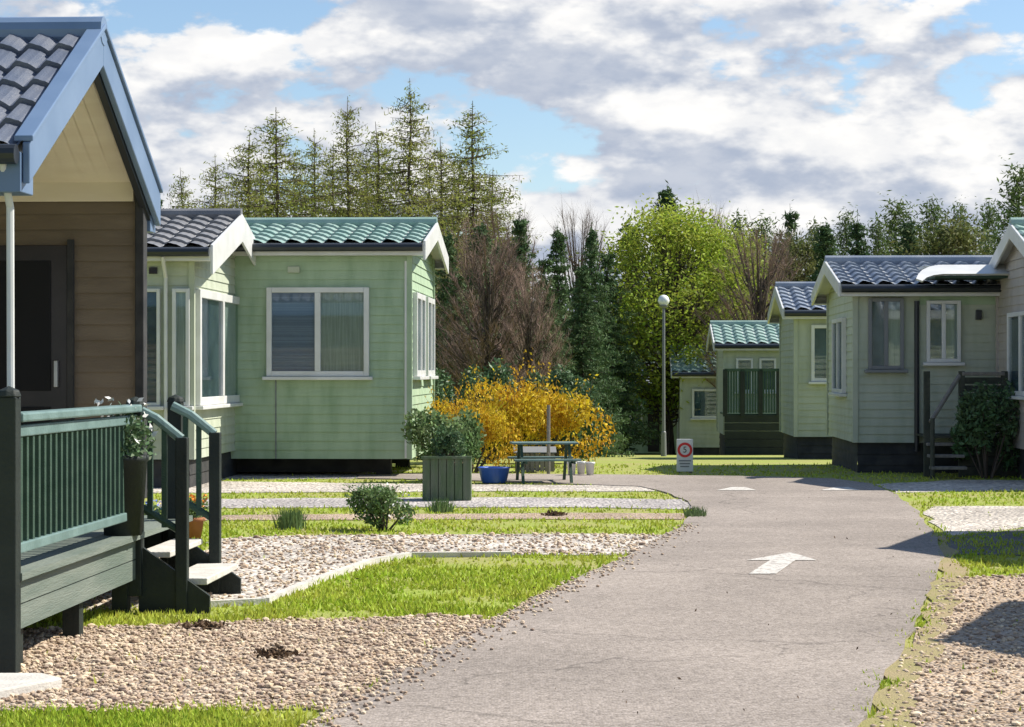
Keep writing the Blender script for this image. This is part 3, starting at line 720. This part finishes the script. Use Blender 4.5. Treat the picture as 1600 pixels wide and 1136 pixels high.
# ---------------------------------------------------------------- trees
def leaf_cluster(vs, fs, c, n, spread, size, rnd, flat=1.0, asp=.45):
    for _ in range(n):
        p = Vector((c[0]+rnd.gauss(0, spread), c[1]+rnd.gauss(0, spread), c[2]+rnd.gauss(0, spread*flat)))
        a = Vector((rnd.gauss(0, 1), rnd.gauss(0, 1), rnd.gauss(0, 1))).normalized()
        b = a.cross(Vector((rnd.gauss(0, 1), rnd.gauss(0, 1), rnd.gauss(0, 1)))).normalized(); s = size*rnd.uniform(.6, 1.3)
        i = len(vs); vs.extend((p-a*s, p+b*s*asp, p+a*s, p-b*s*asp)); fs.append((i, i+1, i+2, i+3))
def conifer(name, seed, h, rad, kind, whorls, per, m, droop=.25, base=.08, dens=1.0, size=.12, up=0.0):
    rnd = random.Random(seed); root = empty(name, (0, 0, 0))
    pts = []; n = 9
    for i in range(n): pts.append((rnd.gauss(0, .02)*h*.2*(i/n), rnd.gauss(0, .02)*h*.2*(i/n), h*i/(n-1)))
    tr = MB().tube(pts, [.016*h*(1-.96*i/(n-1)) for i in range(n)], 7)
    vs = []; fs = []
    for k in range(whorls):
        t = base+(1-base)*(k+rnd.random()*.8)/whorls
        if t > .965: continue
        r = rad*((1-t)**(.62 if kind == 'larch' else .8))*rnd.uniform(.6, 1.2)+.03
        z = h*t; a0 = rnd.uniform(0, 6.28)
        nb = per if t < .8 else max(3, per-1)
        for b in range(nb):
            if rnd.random() < (.12 if kind != 'larch' else .18): continue
            a = a0+6.283*b/nb+rnd.gauss(0, .35); rr = r*rnd.uniform(.55, 1.1); zb = z+rnd.uniform(-.7, .7)*h/whorls
            dz = (-droop+rnd.gauss(0, .12)+up+(.45*max(0, t-.75)*4 if kind != 'pine' else 0))*rr; segs = 4; br = []
            for s in range(segs+1):
                u = s/segs; br.append(Vector((math.cos(a)*rr*u, math.sin(a)*rr*u, zb+dz*u+.10*rr*u*u*(1 if kind == 'larch' else .6))))
            tr.tube(br, [.0024*h*(1-.8*s/segs)*(.45+.55*(1-t)) for s in range(segs+1)], 4, cap=False)
            L = max(2, int(rr/.28*dens))
            for q in range(L):
                u = (q+.6+rnd.random()*.5)/(L+.3); u = min(u, 1)
                p = Vector((math.cos(a)*rr*u, math.sin(a)*rr*u, zb+dz*u+.10*rr*u*u))
                side = Vector((-math.sin(a), math.cos(a), 0)); wd = .30*rr*(1-u*.7)
                if kind == 'larch':
                    e = p+side*rnd.uniform(-1, 1)*wd+Vector((0, 0, -rnd.uniform(-.05, .3)))
                    tr.tube([p, e], [.011, .005], 3, cap=False)
                    leaf_cluster(vs, fs, p.lerp(e, .7), 7, .15, size, rnd, .5, .28)
                elif kind == 'spruce':
                    for sd_ in (-1, 1):
                        e = p+side*sd_*wd*rnd.uniform(.4, 1)+Vector((math.cos(a), math.sin(a), 0))*wd*.4
                        leaf_cluster(vs, fs, p.lerp(e, .6), 7, wd*.36+.05, size, rnd, .6, .25)
                else:
                    e = p+Vector((rnd.gauss(0, .1), rnd.gauss(0, .1), rnd.uniform(.05, .3)))
                    leaf_cluster(vs, fs, e, 11, .12+wd*.2, size, rnd, 1.5, .25)
    leaf_cluster(vs, fs, (0, 0, h*.975), 16, .045, size*.8, rnd, 4.5, .2)
    tr.build('trunk', M['bark'], root, fix=False)
    MB().add(vs, fs).build('crown', M[m], root, fix=False)
    return root
def broadleaf(name, seed, h, rad, m, nclump, leaves, size, stem=.25, bare=False, squash=1.0):
    rnd = random.Random(seed); root = empty(name, (0, 0, 0)); tr = MB(); vs = []; fs = []
    tr.tube([(0, 0, 0), (rnd.gauss(0, .05), rnd.gauss(0, .05), h*stem), (rnd.gauss(0, .15), rnd.gauss(0, .15), h*.8)], [.018*h, .013*h, .004*h], 7)
    for k in range(nclump):
        u = rnd.random(); t = stem+(1-stem)*u; a = rnd.uniform(0, 6.28)
        env = math.sin(math.pi*(.12+.83*u))**.7; rr = rad*env*math.sqrt(rnd.uniform(.15, 1))
        c = Vector((math.cos(a)*rr, math.sin(a)*rr*squash, h*t)); s = Vector((0, 0, h*t*rnd.uniform(.55, .85)))
        mid = s.lerp(c, .5)+Vector((0, 0, -.04*h)); tr.tube([s, mid, c], [.005*h, .003*h, .001*h], 4, cap=False)
        if bare:
            for _ in range(leaves):
                p = mid.lerp(c, rnd.random()**.6*1.05); i = len(vs); w_ = .008; e = p+((c-mid).normalized()*rnd.uniform(.1, .5)+Vector((rnd.gauss(0, .22), rnd.gauss(0, .22), rnd.gauss(.08, .2))))*rad*.45
                vs.extend((p, p+Vector((w_, w_, 0)), e)); fs.append((i, i+1, i+2))
        else: leaf_cluster(vs, fs, c, leaves, rad*.17, size, rnd, .8)
    tr.build('trunk', M['bark'], root, fix=False); MB().add(vs, fs).build('crown', M[m], root, fix=False)
    return root
def bush(name, seed, rad, hgt, m, n, size, ry=1.0, stems=True):
    rnd = random.Random(seed); root = empty(name, (0, 0, 0)); vs = []; fs = []; st = MB()
    lobes = [(rnd.uniform(-.75, .75)*rad, rnd.uniform(-.6, .6)*rad*ry, hgt*rnd.uniform(.35, .72), rnd.uniform(.28, .48)*rad) for _ in range(9)]
    for k in range(n):
        l = rnd.choice(lobes); d = Vector((rnd.gauss(0, 1), rnd.gauss(0, 1), rnd.gauss(0, 1))).normalized()*l[3]*rnd.uniform(.6, 1.08)
        c = (l[0]+d.x, l[1]+d.y*ry, max(.03, l[2]+d.z*hgt/rad*.75)); leaf_cluster(vs, fs, c, 1, .01, size, rnd)
    for k in range(int(n/140)):
        l = rnd.choice(lobes); d = Vector((rnd.gauss(0, .7), rnd.gauss(0, .7), rnd.uniform(.5, 1.4))).normalized(); a = Vector(l[:3])+d*l[3]*.7; ln = rnd.uniform(.3, .75)*l[3]*1.3
        st.tube([a, a+d*ln], [.004, .002], 3, cap=False)
        for q in range(7): leaf_cluster(vs, fs, a+d*ln*(q/6), 1, size*.5, size*.8, rnd)
    for l in lobes: st.tube([(l[0]*.2, l[1]*.2, 0), (l[0]*.6, l[1]*.6, l[2]*.5), l[:3]], [.02*rad+.006, .015*rad+.004, .004], 5)
    st.build('stem', M['bark'], root, fix=False); MB().add(vs, fs).build('foliage', M[m], root, fix=False)
    return root
def put(proto, used, px, d, hgt, base_h, rot, label, cat, group, dz=0):
    o = copy_tree(proto) if used else proto
    s = hgt/base_h; o.location = ((px-800)/F*d, d, gz(d)+dz); wv = s*(1 if cat == 'bush' else random.Random(label).uniform(.8, 1.3)); o.scale = (wv, wv, s); o.rotation_euler = (0, 0, rot)
    tag(o, label, cat, group); return o
def top(py, d): return z_at(py, d)-gz(d)
trnd = random.Random(77)
# larches: (column, top row, distance)
def larches():
    pr = [conifer('larch_tree', 11+i, 14, 3.9, 'larch', 60, 7, 'larch', .10, .2, 1.15, .085) for i in range(3)]
    used = [False]*3
    data = [(432,168,82,0,'leftmost of the tall thin larches, just left of the group'),(545,150,86,1,'tall larch second from the left in the larch group'),(640,122,84,2,'tallest larch with feathery open branches'),(738,158,90,0,'larch at the right end of the tall group'),
            (388,205,95,1,'shorter larch at the left end of the larch group'),(492,200,98,2,'larch half hidden between two taller larches, left'),(592,190,100,0,'larch half hidden between two taller larches, centre'),(690,215,96,1,'larch half hidden between two taller larches, right'),
            (335,240,88,2,'larch rising behind the brown tiled roof'),(285,262,92,0,'larch showing above the sunlit gable beside the porch lodge'),
            (462,235,103,1,'low larch in the back row of the group, second from its left'),(520,225,104,0,'low larch in the back row below the second tall larch'),(572,230,106,2,'low larch in the back row left of the tallest'),(668,235,103,1,'low larch in the back row right of the tallest'),(716,240,105,0,'low larch in the back row near the right end of the group'),(770,262,100,2,'small larch beyond the right end of the group'),(408,245,104,2,'low larch in the back row at its left end')]
    for px, py, d, k, lab in data:
        put(pr[k], used[k], px, d, top(py, d), 14, trnd.uniform(0, 6), lab, 'tree', 'tall larches behind the homes'); used[k] = True
larches()
def conifers():
    pr = [conifer('spruce_tree', 31+i, 9, 2.1, 'spruce', 46, 8, 'spruce', .22, .03, 1.3, .11) for i in range(3)]
    us = [False]*3
    # a row of spruces, described by what stands in front of or beside each
    data = [(700,352,44,0),(752,346,47,1),(812,330,50,2),(872,345,46,0),(925,352,49,1),(668,372,52,2),(1042,288,72,1),(985,335,66,0),(1235,318,70,2),(1290,345,64,1),(1108,352,80,0),(1340,335,74,2),(780,380,41,1),(850,395,40,2),(910,402,42,0),(715,420,40,2),(950,385,58,2),(240,300,70,1),(1420,330,72,0)]
    names = ['dark spruce just right of the green home','spruce with a bent tip behind the golden bush','tallest dark spruce above the golden bush','dense dark spruce behind the picnic place','dark spruce left of the street lamp','spruce peeping over the green roof corner','slim spruce whose tip stands highest right of the larches','spruce behind the farthest home','pointed spruce above the small sage home','dark spruce over the left corner of the sage grey roof','spruce half hidden behind the bright lime green tree','broad spruce over the sage grey home','low dark spruce in the front of the hedge, behind the golden bush','low dark spruce in the middle front of the hedge','low dark spruce at the right front of the hedge','low dark spruce beside the wall end of the green home','spruce between the hedge and the farthest home','spruce rising behind the brown roof at the left','spruce over the middle of the sage grey roof']
    for (px, py, d, k), lab in zip(data, names):
        put(pr[k], us[k], px, d, top(py, d), 9, trnd.uniform(0, 6), lab, 'tree', 'dark spruces behind the homes'); us[k] = True
    pp = [conifer('pine_tree', 51+i, 8, 2.1, 'pine', 36, 8, 'pine', .0, .08, 1.8, .085, up=.4) for i in range(2)]
    up = [False]*2
    data = [(1275,352,78,0),(1322,340,80,1),(1372,348,76,0),(1400,322,84,1),(1455,318,80,0),(1500,330,77,1),(1545,322,82,0),(1592,268,62,1),(1190,350,84,1),(1155,340,88,0)]
    names = ['young pine with upright shoots above the small sage home','young pine behind the left end of the sage grey roof','short pine behind the sage grey roof, left','lanky young pine behind the sage grey roof','tall young pine over the entrance canopy','bushy young pine right of the tall one over the canopy','young pine beside the roof of the right edge home','dark pine rising above the right edge home','pine behind the bare brown tree','pine peeping over the lime green tree']
    for (px, py, d, k), lab in zip(data, names):
        put(pp[k], up[k], px, d, top(py, d), 8, trnd.uniform(0, 6), lab, 'tree', 'young pines on the right'); up[k] = True
conifers()
def broads():
    a = broadleaf('lime_tree', 61, 9, 2.5, 'lime', 210, 120, .075)
    put(a, False, 1048, 60, top(338, 60), 9, 0, 'bright lime green tree right of the street lamp', 'tree', 'fresh green trees')
    put(a, True, 1140, 62, top(372, 62), 9, 2, 'lower lime green tree above the bright green roof', 'tree', 'fresh green trees')
    o = broadleaf('olive_tree', 62, 7, 1.7, 'olive', 140, 110, .07)
    put(o, False, 372, 44, top(352, 44), 7, 0, 'olive green tree between the brown roof and the green roof', 'tree', 'olive green trees')
    put(o, True, 1480, 70, top(362, 70), 7, 1, 'olive green tree behind the entrance canopy', 'tree', 'olive green trees')
    put(o, True, 1250, 66, top(385, 66), 7, 3, 'olive green tree behind the small sage home', 'tree', 'olive green trees')
    b = broadleaf('bare_tree', 63, 8, 2.0, 'bare', 150, 60, .1, bare=True)
    for px, py, d, lab in ((1185,362,58,'bare brown tree left of the small sage home'),(735,345,54,'bare brown tree showing between the spruces by the green home'),(790,335,57,'bare brown tree behind the tallest dark spruce'),(1095,330,70,'bare brown tree between the two lime green trees'),(905,330,60,'bare brown tree over the right part of the hedge'),(762,372,38.5,'bare brown tree standing in front of the spruces, left'),(828,418,38,'low bare brown tree standing in front of the spruces, right')):
        put(b, px != 1185, px, d, top(py, d), 8, trnd.uniform(0, 6), lab, 'tree', 'bare brown trees')
broads()
# far wood closing the view: reads as one mass
def far_wood():
    rnd = random.Random(91); vs = []; fs = []
    for k in range(420):
        d = rnd.uniform(105, 150); px = rnd.uniform(-700, 2300); h = rnd.uniform(4.5, 8.5)
        if px > 1600 or px < 250: h += 1
        x = (px-800)/F*d
        for i in range(70):
            t = rnd.random()**1.3; r = (1-t)*h*.24+.15; a = rnd.uniform(0, 6.28)
            leaf_cluster(vs, fs, (x+math.cos(a)*r, d+math.sin(a)*r, gz(d)+h*t), 4, .28, .22, rnd, .6, .35)
    tag(MB().add(vs, fs).build('far_wood', M['pine'], fix=False), 'distant mixed wood closing the view behind all homes', 'wood', kind='stuff')
far_wood()
# hedge bushes, golden bush, small shrubs
def bushes():
    b = bush('laurel_bush', 71, 1.5, 3.2, 'laurel', 9000, .075, .8)
    spots = [(700,33,560,'glossy laurel bush beside the wall end of the green home'),(765,34.5,555,'glossy laurel bush behind the left of the golden bush'),(835,34,565,'glossy laurel bush behind the picnic place'),(893,33.5,582,'glossy laurel bush at the right end of the hedge')]
    for i, (px, d, py, lab) in enumerate(spots): put(b, i > 0, px, d, top(py, d), 3.2, i*1.3, lab, 'bush', 'laurel hedge bushes')
    g = bush('golden_bush', 72, 1.5, 1.3, 'orange', 7000, .045, .6)
    put(g, False, 836, 31.5, 1.3*.92, 1.3, 0, 'wide golden orange bush behind the picnic place', 'bush', None); g.scale = (.74, .74, 1.0)
    g2 = copy_tree(g); tag(g2, 'small golden orange bush beside the green bush by the home', 'bush'); g2.location = ((735-800)/F*29.6, 29.6, 0); g2.scale = (.45, .45, .8)
    p = bush('pale_bush', 73, .55, 1.1, 'shrub', 3500, .04)
    put(p, False, 690, 27.2, 1.1, 1.1, 0, 'pale green upright bush at the wall end of the green home', 'bush', None)
    s = bush('flowering_shrub', 74, .3, .40, 'shrub', 2600, .022); s.location = (*G(602, 829), 0); tag(s, 'low green shrub with white flowers on the edge of the lawn', 'shrub')
    rnd = random.Random(3); vs = []; fs = []
    for _ in range(70): a = rnd.uniform(0, 6.28); r = rnd.uniform(.05, .3); leaf_cluster(vs, fs, (math.cos(a)*r, math.sin(a)*r, rnd.uniform(.12, .42)), 1, .01, .02, rnd)
    MB().add(vs, fs).build('flower', M['petalw'], s, fix=False)
    def tuft(loc, h, n, lab):
        rn = random.Random(n); v = []; f = []
        for _ in range(n):
            a = rn.uniform(0, 6.28); l = rn.uniform(.1, .45)*h; i = len(v); c = (rn.gauss(0, .05), rn.gauss(0, .05))
            v.extend(((c[0]-.006, c[1], 0), (c[0]+.006, c[1], 0), (c[0]+math.cos(a)*l, c[1]+math.sin(a)*l, h*rn.uniform(.6, 1)))); f.append((i, i+1, i+2))
        o = MB().add(v, f).build('grass_tuft', M['shrub'], fix=False); o.location = loc; tag(o, lab, 'grass tuft')
    tuft((*G(455, 826), 0), .22, 260, 'long grass tuft on the lawn strip left of the white flowered shrub')
    tuft((*G(690, 800), 0), .16, 200, 'short grass tuft beside the green board planter')
    tuft((*G(1085, 808), 0), .12, 160, 'grass tuft at the inner edge of the road bend')
bushes()
# ---------------------------------------------------------------- small things
def planter():
    d = F*H/(783-HZ); k = d/F; w_ = 76*k; h = 66*k
    r = empty('board_planter', (*G(660, 783), 0), 0, 'tall green stained board planter on the gravel before the green home', 'planter')
    for i in range(6):
        a = i*w_/6; MB().box(a, a+w_/6-.006, 0, .025, 0, h).build('board', M['boxg'], r, bevel=.004)
        MB().box(a, a+w_/6-.006, .42, .445, 0, h).build('board', M['boxg'], r, bevel=.004)
    for x in (0, w_-.025): MB().box(x, x+.025, .026, .418, 0, h-.002).build('side_panel', M['boxg'], r)
    MB().box(.03, w_-.03, .03, .415, h-.08, h-.05).build('soil', M['clod'], r)
    MB().box(-.015, w_+.01, -.02, .03, h, h+.03).build('rim', M['boxg'], r, bevel=.004)
    b = bush('planter_bush', 81, w_*.42, .42, 'laurel', 1500, .026); b.location = (G(660, 783)[0]+w_/2, G(660, 783)[1]+.2, h-.06); tag(b, 'small dark green bush growing in the green board planter', 'bush')
planter()
def picnic():
    d = 27.0; k = d/F
    r = empty('picnic_table', at(850, d), .1, 'green painted picnic table with benches before the laurel hedge', 'table')
    t = MB()
    for i in range(4): t.box(-.62, .62, -.3+i*.155, -.3+i*.155+.145, .70, .735)
    t.build('tabletop', M['rail'], r, bevel=.005)
    for y in (-.68, .52): MB().box(-.62, .62, y, y+.2, .41, .445).build('bench', M['rail'], r, bevel=.005)
    for x in (-.45, .45):
        for s in (-1, 1):
            MB().prism([(s*.22, .70), (s*.14, .70), (s*.52, 0), (s*.61, 0)], 'x', x-.025, x+.025).build('leg', M['deckg'], r)
        MB().box(x+.03, x+.065, -.68, .72, .36, .41).build('brace', M['deckg'], r)
    r.scale = (.68, .68, .70)
    # slatted bin store
    b = empty('bin_store', at(806, 29.6), 0, 'weathered grey slatted bin store left of the picnic table', 'bin store')
    for i in range(8): MB().box(i*.068, i*.068+.058, 0, .02, .02, .42).build('slat', M['wood'], b)
    MB().box(-.01, .55, .022, .06, .05, .10).build('rail', M['wood'], b); MB().box(-.01, .55, .022, .06, .33, .38).build('rail', M['wood'], b)
    MB().prism([(-.04, .44), (.5, .54), (.5, .56), (-.04, .46)], 'x', -.03, .57).build('lid', M['grey'], b)
    for x in (0, .53): MB().box(x-.01, x+.02, .4, .45, 0, .5).build('post', M['wood'], b)
    b.scale = (1, 1, .62)
    # blue tub
    t = MB().lathe([(.14, 0), (.16, .02), (.20, .19), (.215, .2), (.2, .205), (.175, .19), (.15, .05)], n=20).build('plastic_tub', M['bluep'], smooth=True); t.location = at(772, 26.8)
    tag(t, 'round blue plastic tub on the gravel left of the bin store', 'tub')
    # white pots
    for i, (px, lab) in enumerate(((893, 'left white flower pot beside the picnic table'), (908, 'middle white flower pot beside the picnic table'), (922, 'right white flower pot beside the picnic table'))):
        p = MB().lathe([(.045, 0), (.06, .16), (.068, .165), (.068, .19), (.055, .19), (.05, .15)], n=14).build('flower_pot', M['white'], smooth=True)
        p.location = at(px, 28.6+.2*(i % 2)); tag(p, lab, 'flower pot', 'white flower pots')
    # pale post
    o = MB().tube([(0, 0, 0), (0, 0, .95)], .025, 8).build('wooden_post', M['wood']); o.location = at(857, 29.2); tag(o, 'slim pale wooden post standing before the golden bush', 'post')
picnic()
def sign():
    d = 29.5; k = d/F
    r = empty('speed_sign', at(1070, d), 0, 'white speed limit sign with a red ring and the number 5', 'sign')
    w_, z0, z1 = .115, H-(737-HZ)*k, H-(686-HZ)*k
    MB().box(-w_, w_, -.012, .012, z0, z1).build('panel', M['white'], r, bevel=.006)
    for x in (-.085, .085): MB().box(x-.02, x+.02, .013, .05, -.02, z1-.05).build('post', M['wood'], r)
    n = 32; cz = H-(703-HZ)*k; vs = []; fs = []
    for i in range(n):
        a = 2*math.pi*i/n
        for rr in (.104, .070): vs.append((math.cos(a)*rr, -.0165, cz+math.sin(a)*rr))
    fs = [(2*i, 2*((i+1) % n), 2*((i+1) % n)+1, 2*i+1) for i in range(n)]
    MB().add(vs, fs).build('red_ring', M['red'], r)
    c = bpy.data.curves.new('number', 'FONT'); c.body = '5'; c.size = .12; c.align_x = 'CENTER'; c.align_y = 'CENTER'; c.extrude = .001
    c.materials.append(M['black']); t = bpy.data.objects.new('number_text', c); C.objects.link(t); bpy.context.view_layer.update(); me = bpy.data.meshes.new_from_object(t.evaluated_get(bpy.context.evaluated_depsgraph_get())); bpy.data.objects.remove(t); bpy.data.curves.remove(c); o = bpy.data.objects.new('number', me); C.objects.link(o); o.parent = r; o.location = (0, -.0175, cz); o.rotation_euler = (R(90), 0, 0)
    l = MB()
    for i in range(3): l.box(-.085+.01*i, .085-.012*i, -.0165, -.0155, cz-.16-i*.04, cz-.142-i*.04)
    l.build('small_print', M['grey'], r)
sign()
def lamp_post():
    d = 44; r = empty('street_lamp', at(1037, d), 0, 'slim street lamp with a white globe before the dark hedge', 'street lamp'); g = gz(d)
    zt = z_at(470, d)-g
    MB().tube([(0, 0, 0), (0, 0, .5), (0, 0, .52), (0, 0, zt-.12)], [.06, .05, .035, .028], 10).build('post', M['grey'], r)
    MB().lathe([(.05, -.02), (.09, .01), (.10, .03)], (0, 0, zt-.13), 14).build('collar', M['grey'], r)
    MB().lathe([(.06, -.10), (.10, -.06), (.125, 0), (.10, .07), (.06, .11), (.01, .125)], (0, 0, zt), 16).build('globe', M['globe'], r, smooth=True)
lamp_post()
def pots():
    rnd = random.Random(12)
    for i, (px, py, m, sc_, lab) in enumerate(((300, 842, 'petalo', 1.0, 'terracotta pot of orange flowers at the foot of the deck steps'), (236, 846, 'petalb', .9, 'terracotta pot of blue flowers left of the orange flowered pot'), (268, 836, 'petaly', .75, 'small terracotta pot of yellow flowers behind the other two pots'))):
        r = empty('potted_flowers', (*G(px, py), 0), i, lab, 'potted plant', 'potted flowers beside the deck steps'); r.scale = (sc_,)*3
        MB().lathe([(.075, 0), (.10, .15), (.115, .152), (.115, .185), (.10, .185), (.095, .15)], n=18).build('pot', M['terra'], r, smooth=True)
        MB().lathe([(.09, .15), (.02, .165)], n=14).build('soil', M['clod'], r)
        vs = []; fs = []; v2 = []; f2 = []
        for _ in range(420):
            a = rnd.uniform(0, 6.28); q = rnd.uniform(0, .15); leaf_cluster(vs, fs, (math.cos(a)*q, math.sin(a)*q, .17+rnd.uniform(0, .16)), 1, .01, .022, rnd)
        for _ in range(60):
            a = rnd.uniform(0, 6.28); q = rnd.uniform(0, .16); leaf_cluster(v2, f2, (math.cos(a)*q, math.sin(a)*q, .26+rnd.uniform(0, .12)), 2, .008, .02, rnd)
        MB().add(vs, fs).build('foliage', M['shrub'], r, fix=False); MB().add(v2, f2).build('flower', M[m], r, fix=False)
    # pot with white flowers on the deck
    d = 12.0; r = empty('deck_planter', ((182-800)/F*d, d+.2, .475), 0, 'dark pot of white flowers standing on the deck behind the rail', 'potted plant')
    MB().lathe([(.11, 0), (.14, .42), (.15, .43), (.15, .46), (.13, .46)], n=16).build('pot', M['blackp'], r, smooth=True)
    vs = []; fs = []; v2 = []; f2 = []
    for _ in range(700):
        a = rnd.uniform(0, 6.28); q = rnd.uniform(0, .19); leaf_cluster(vs, fs, (math.cos(a)*q, math.sin(a)*q, .45+rnd.uniform(0, .30)*(1-q*2)), 1, .01, .024, rnd)
    for _ in range(50):
        a = rnd.uniform(0, 6.28); q = rnd.uniform(0, .2); leaf_cluster(v2, f2, (math.cos(a)*q, math.sin(a)*q, .5+rnd.uniform(.02, .28)), 2, .008, .022, rnd)
    MB().add(vs, fs).build('foliage', M['laurel'], r, fix=False); MB().add(v2, f2).build('flower', M['petalw'], r, fix=False)
    # clumps of dry leaves on the gravel
    for px, py, s, lab in ((318, 983, .10, 'dark clump of dry leaves on the near gravel below the lawn'), (430, 1028, .08, 'dark clump of dry leaves in the middle of the near gravel'), (868, 806, .09, 'brown clump of leaves on the strip left of the road')):
        vs = []; fs = []
        for _ in range(150): leaf_cluster(vs, fs, (rnd.gauss(0, s*.6), rnd.gauss(0, s*.5), abs(rnd.gauss(0, s*.13))+.006), 1, .004, .02, rnd)
        fs.append(tuple(range(len(vs), len(vs)+12))); vs.extend((s*1.1*math.cos(t*math.pi/6), s*.9*math.sin(t*math.pi/6), .008) for t in range(12))
        o = MB().add(vs, fs).build('leaf_clump', M['clod'], fix=False); o.location = (*G(px, py), .008); tag(o, lab, 'leaf clump', 'clumps of dry leaves')
pots()
def litter():
    rnd = random.Random(21); vs = []; fs = []
    for _ in range(420):
        px, py = rnd.uniform(40, 1590), rnd.uniform(775, 1130); x, y = G(px, py)
        if in_poly(x, y, RPOLY) and rnd.random() < .75: continue
        leaf_cluster(vs, fs, (x, y, .028), 1, .003, rnd.uniform(.005, .012), rnd, .3)
    tag(MB().add(vs, fs).build('fallen_leaves', M['clod'], fix=False), 'tiny dry leaves and bits blown over gravel and tarmac', 'leaves', kind='stuff')
litter()
b_ = bush('laurel_bush', 88, .5, 1.3, 'laurel', 2600, .045, .7); b_.location = at(1542, 28.0); tag(b_, 'dark glossy bush standing against the entrance deck at the right', 'bush', 'laurel hedge bushes')
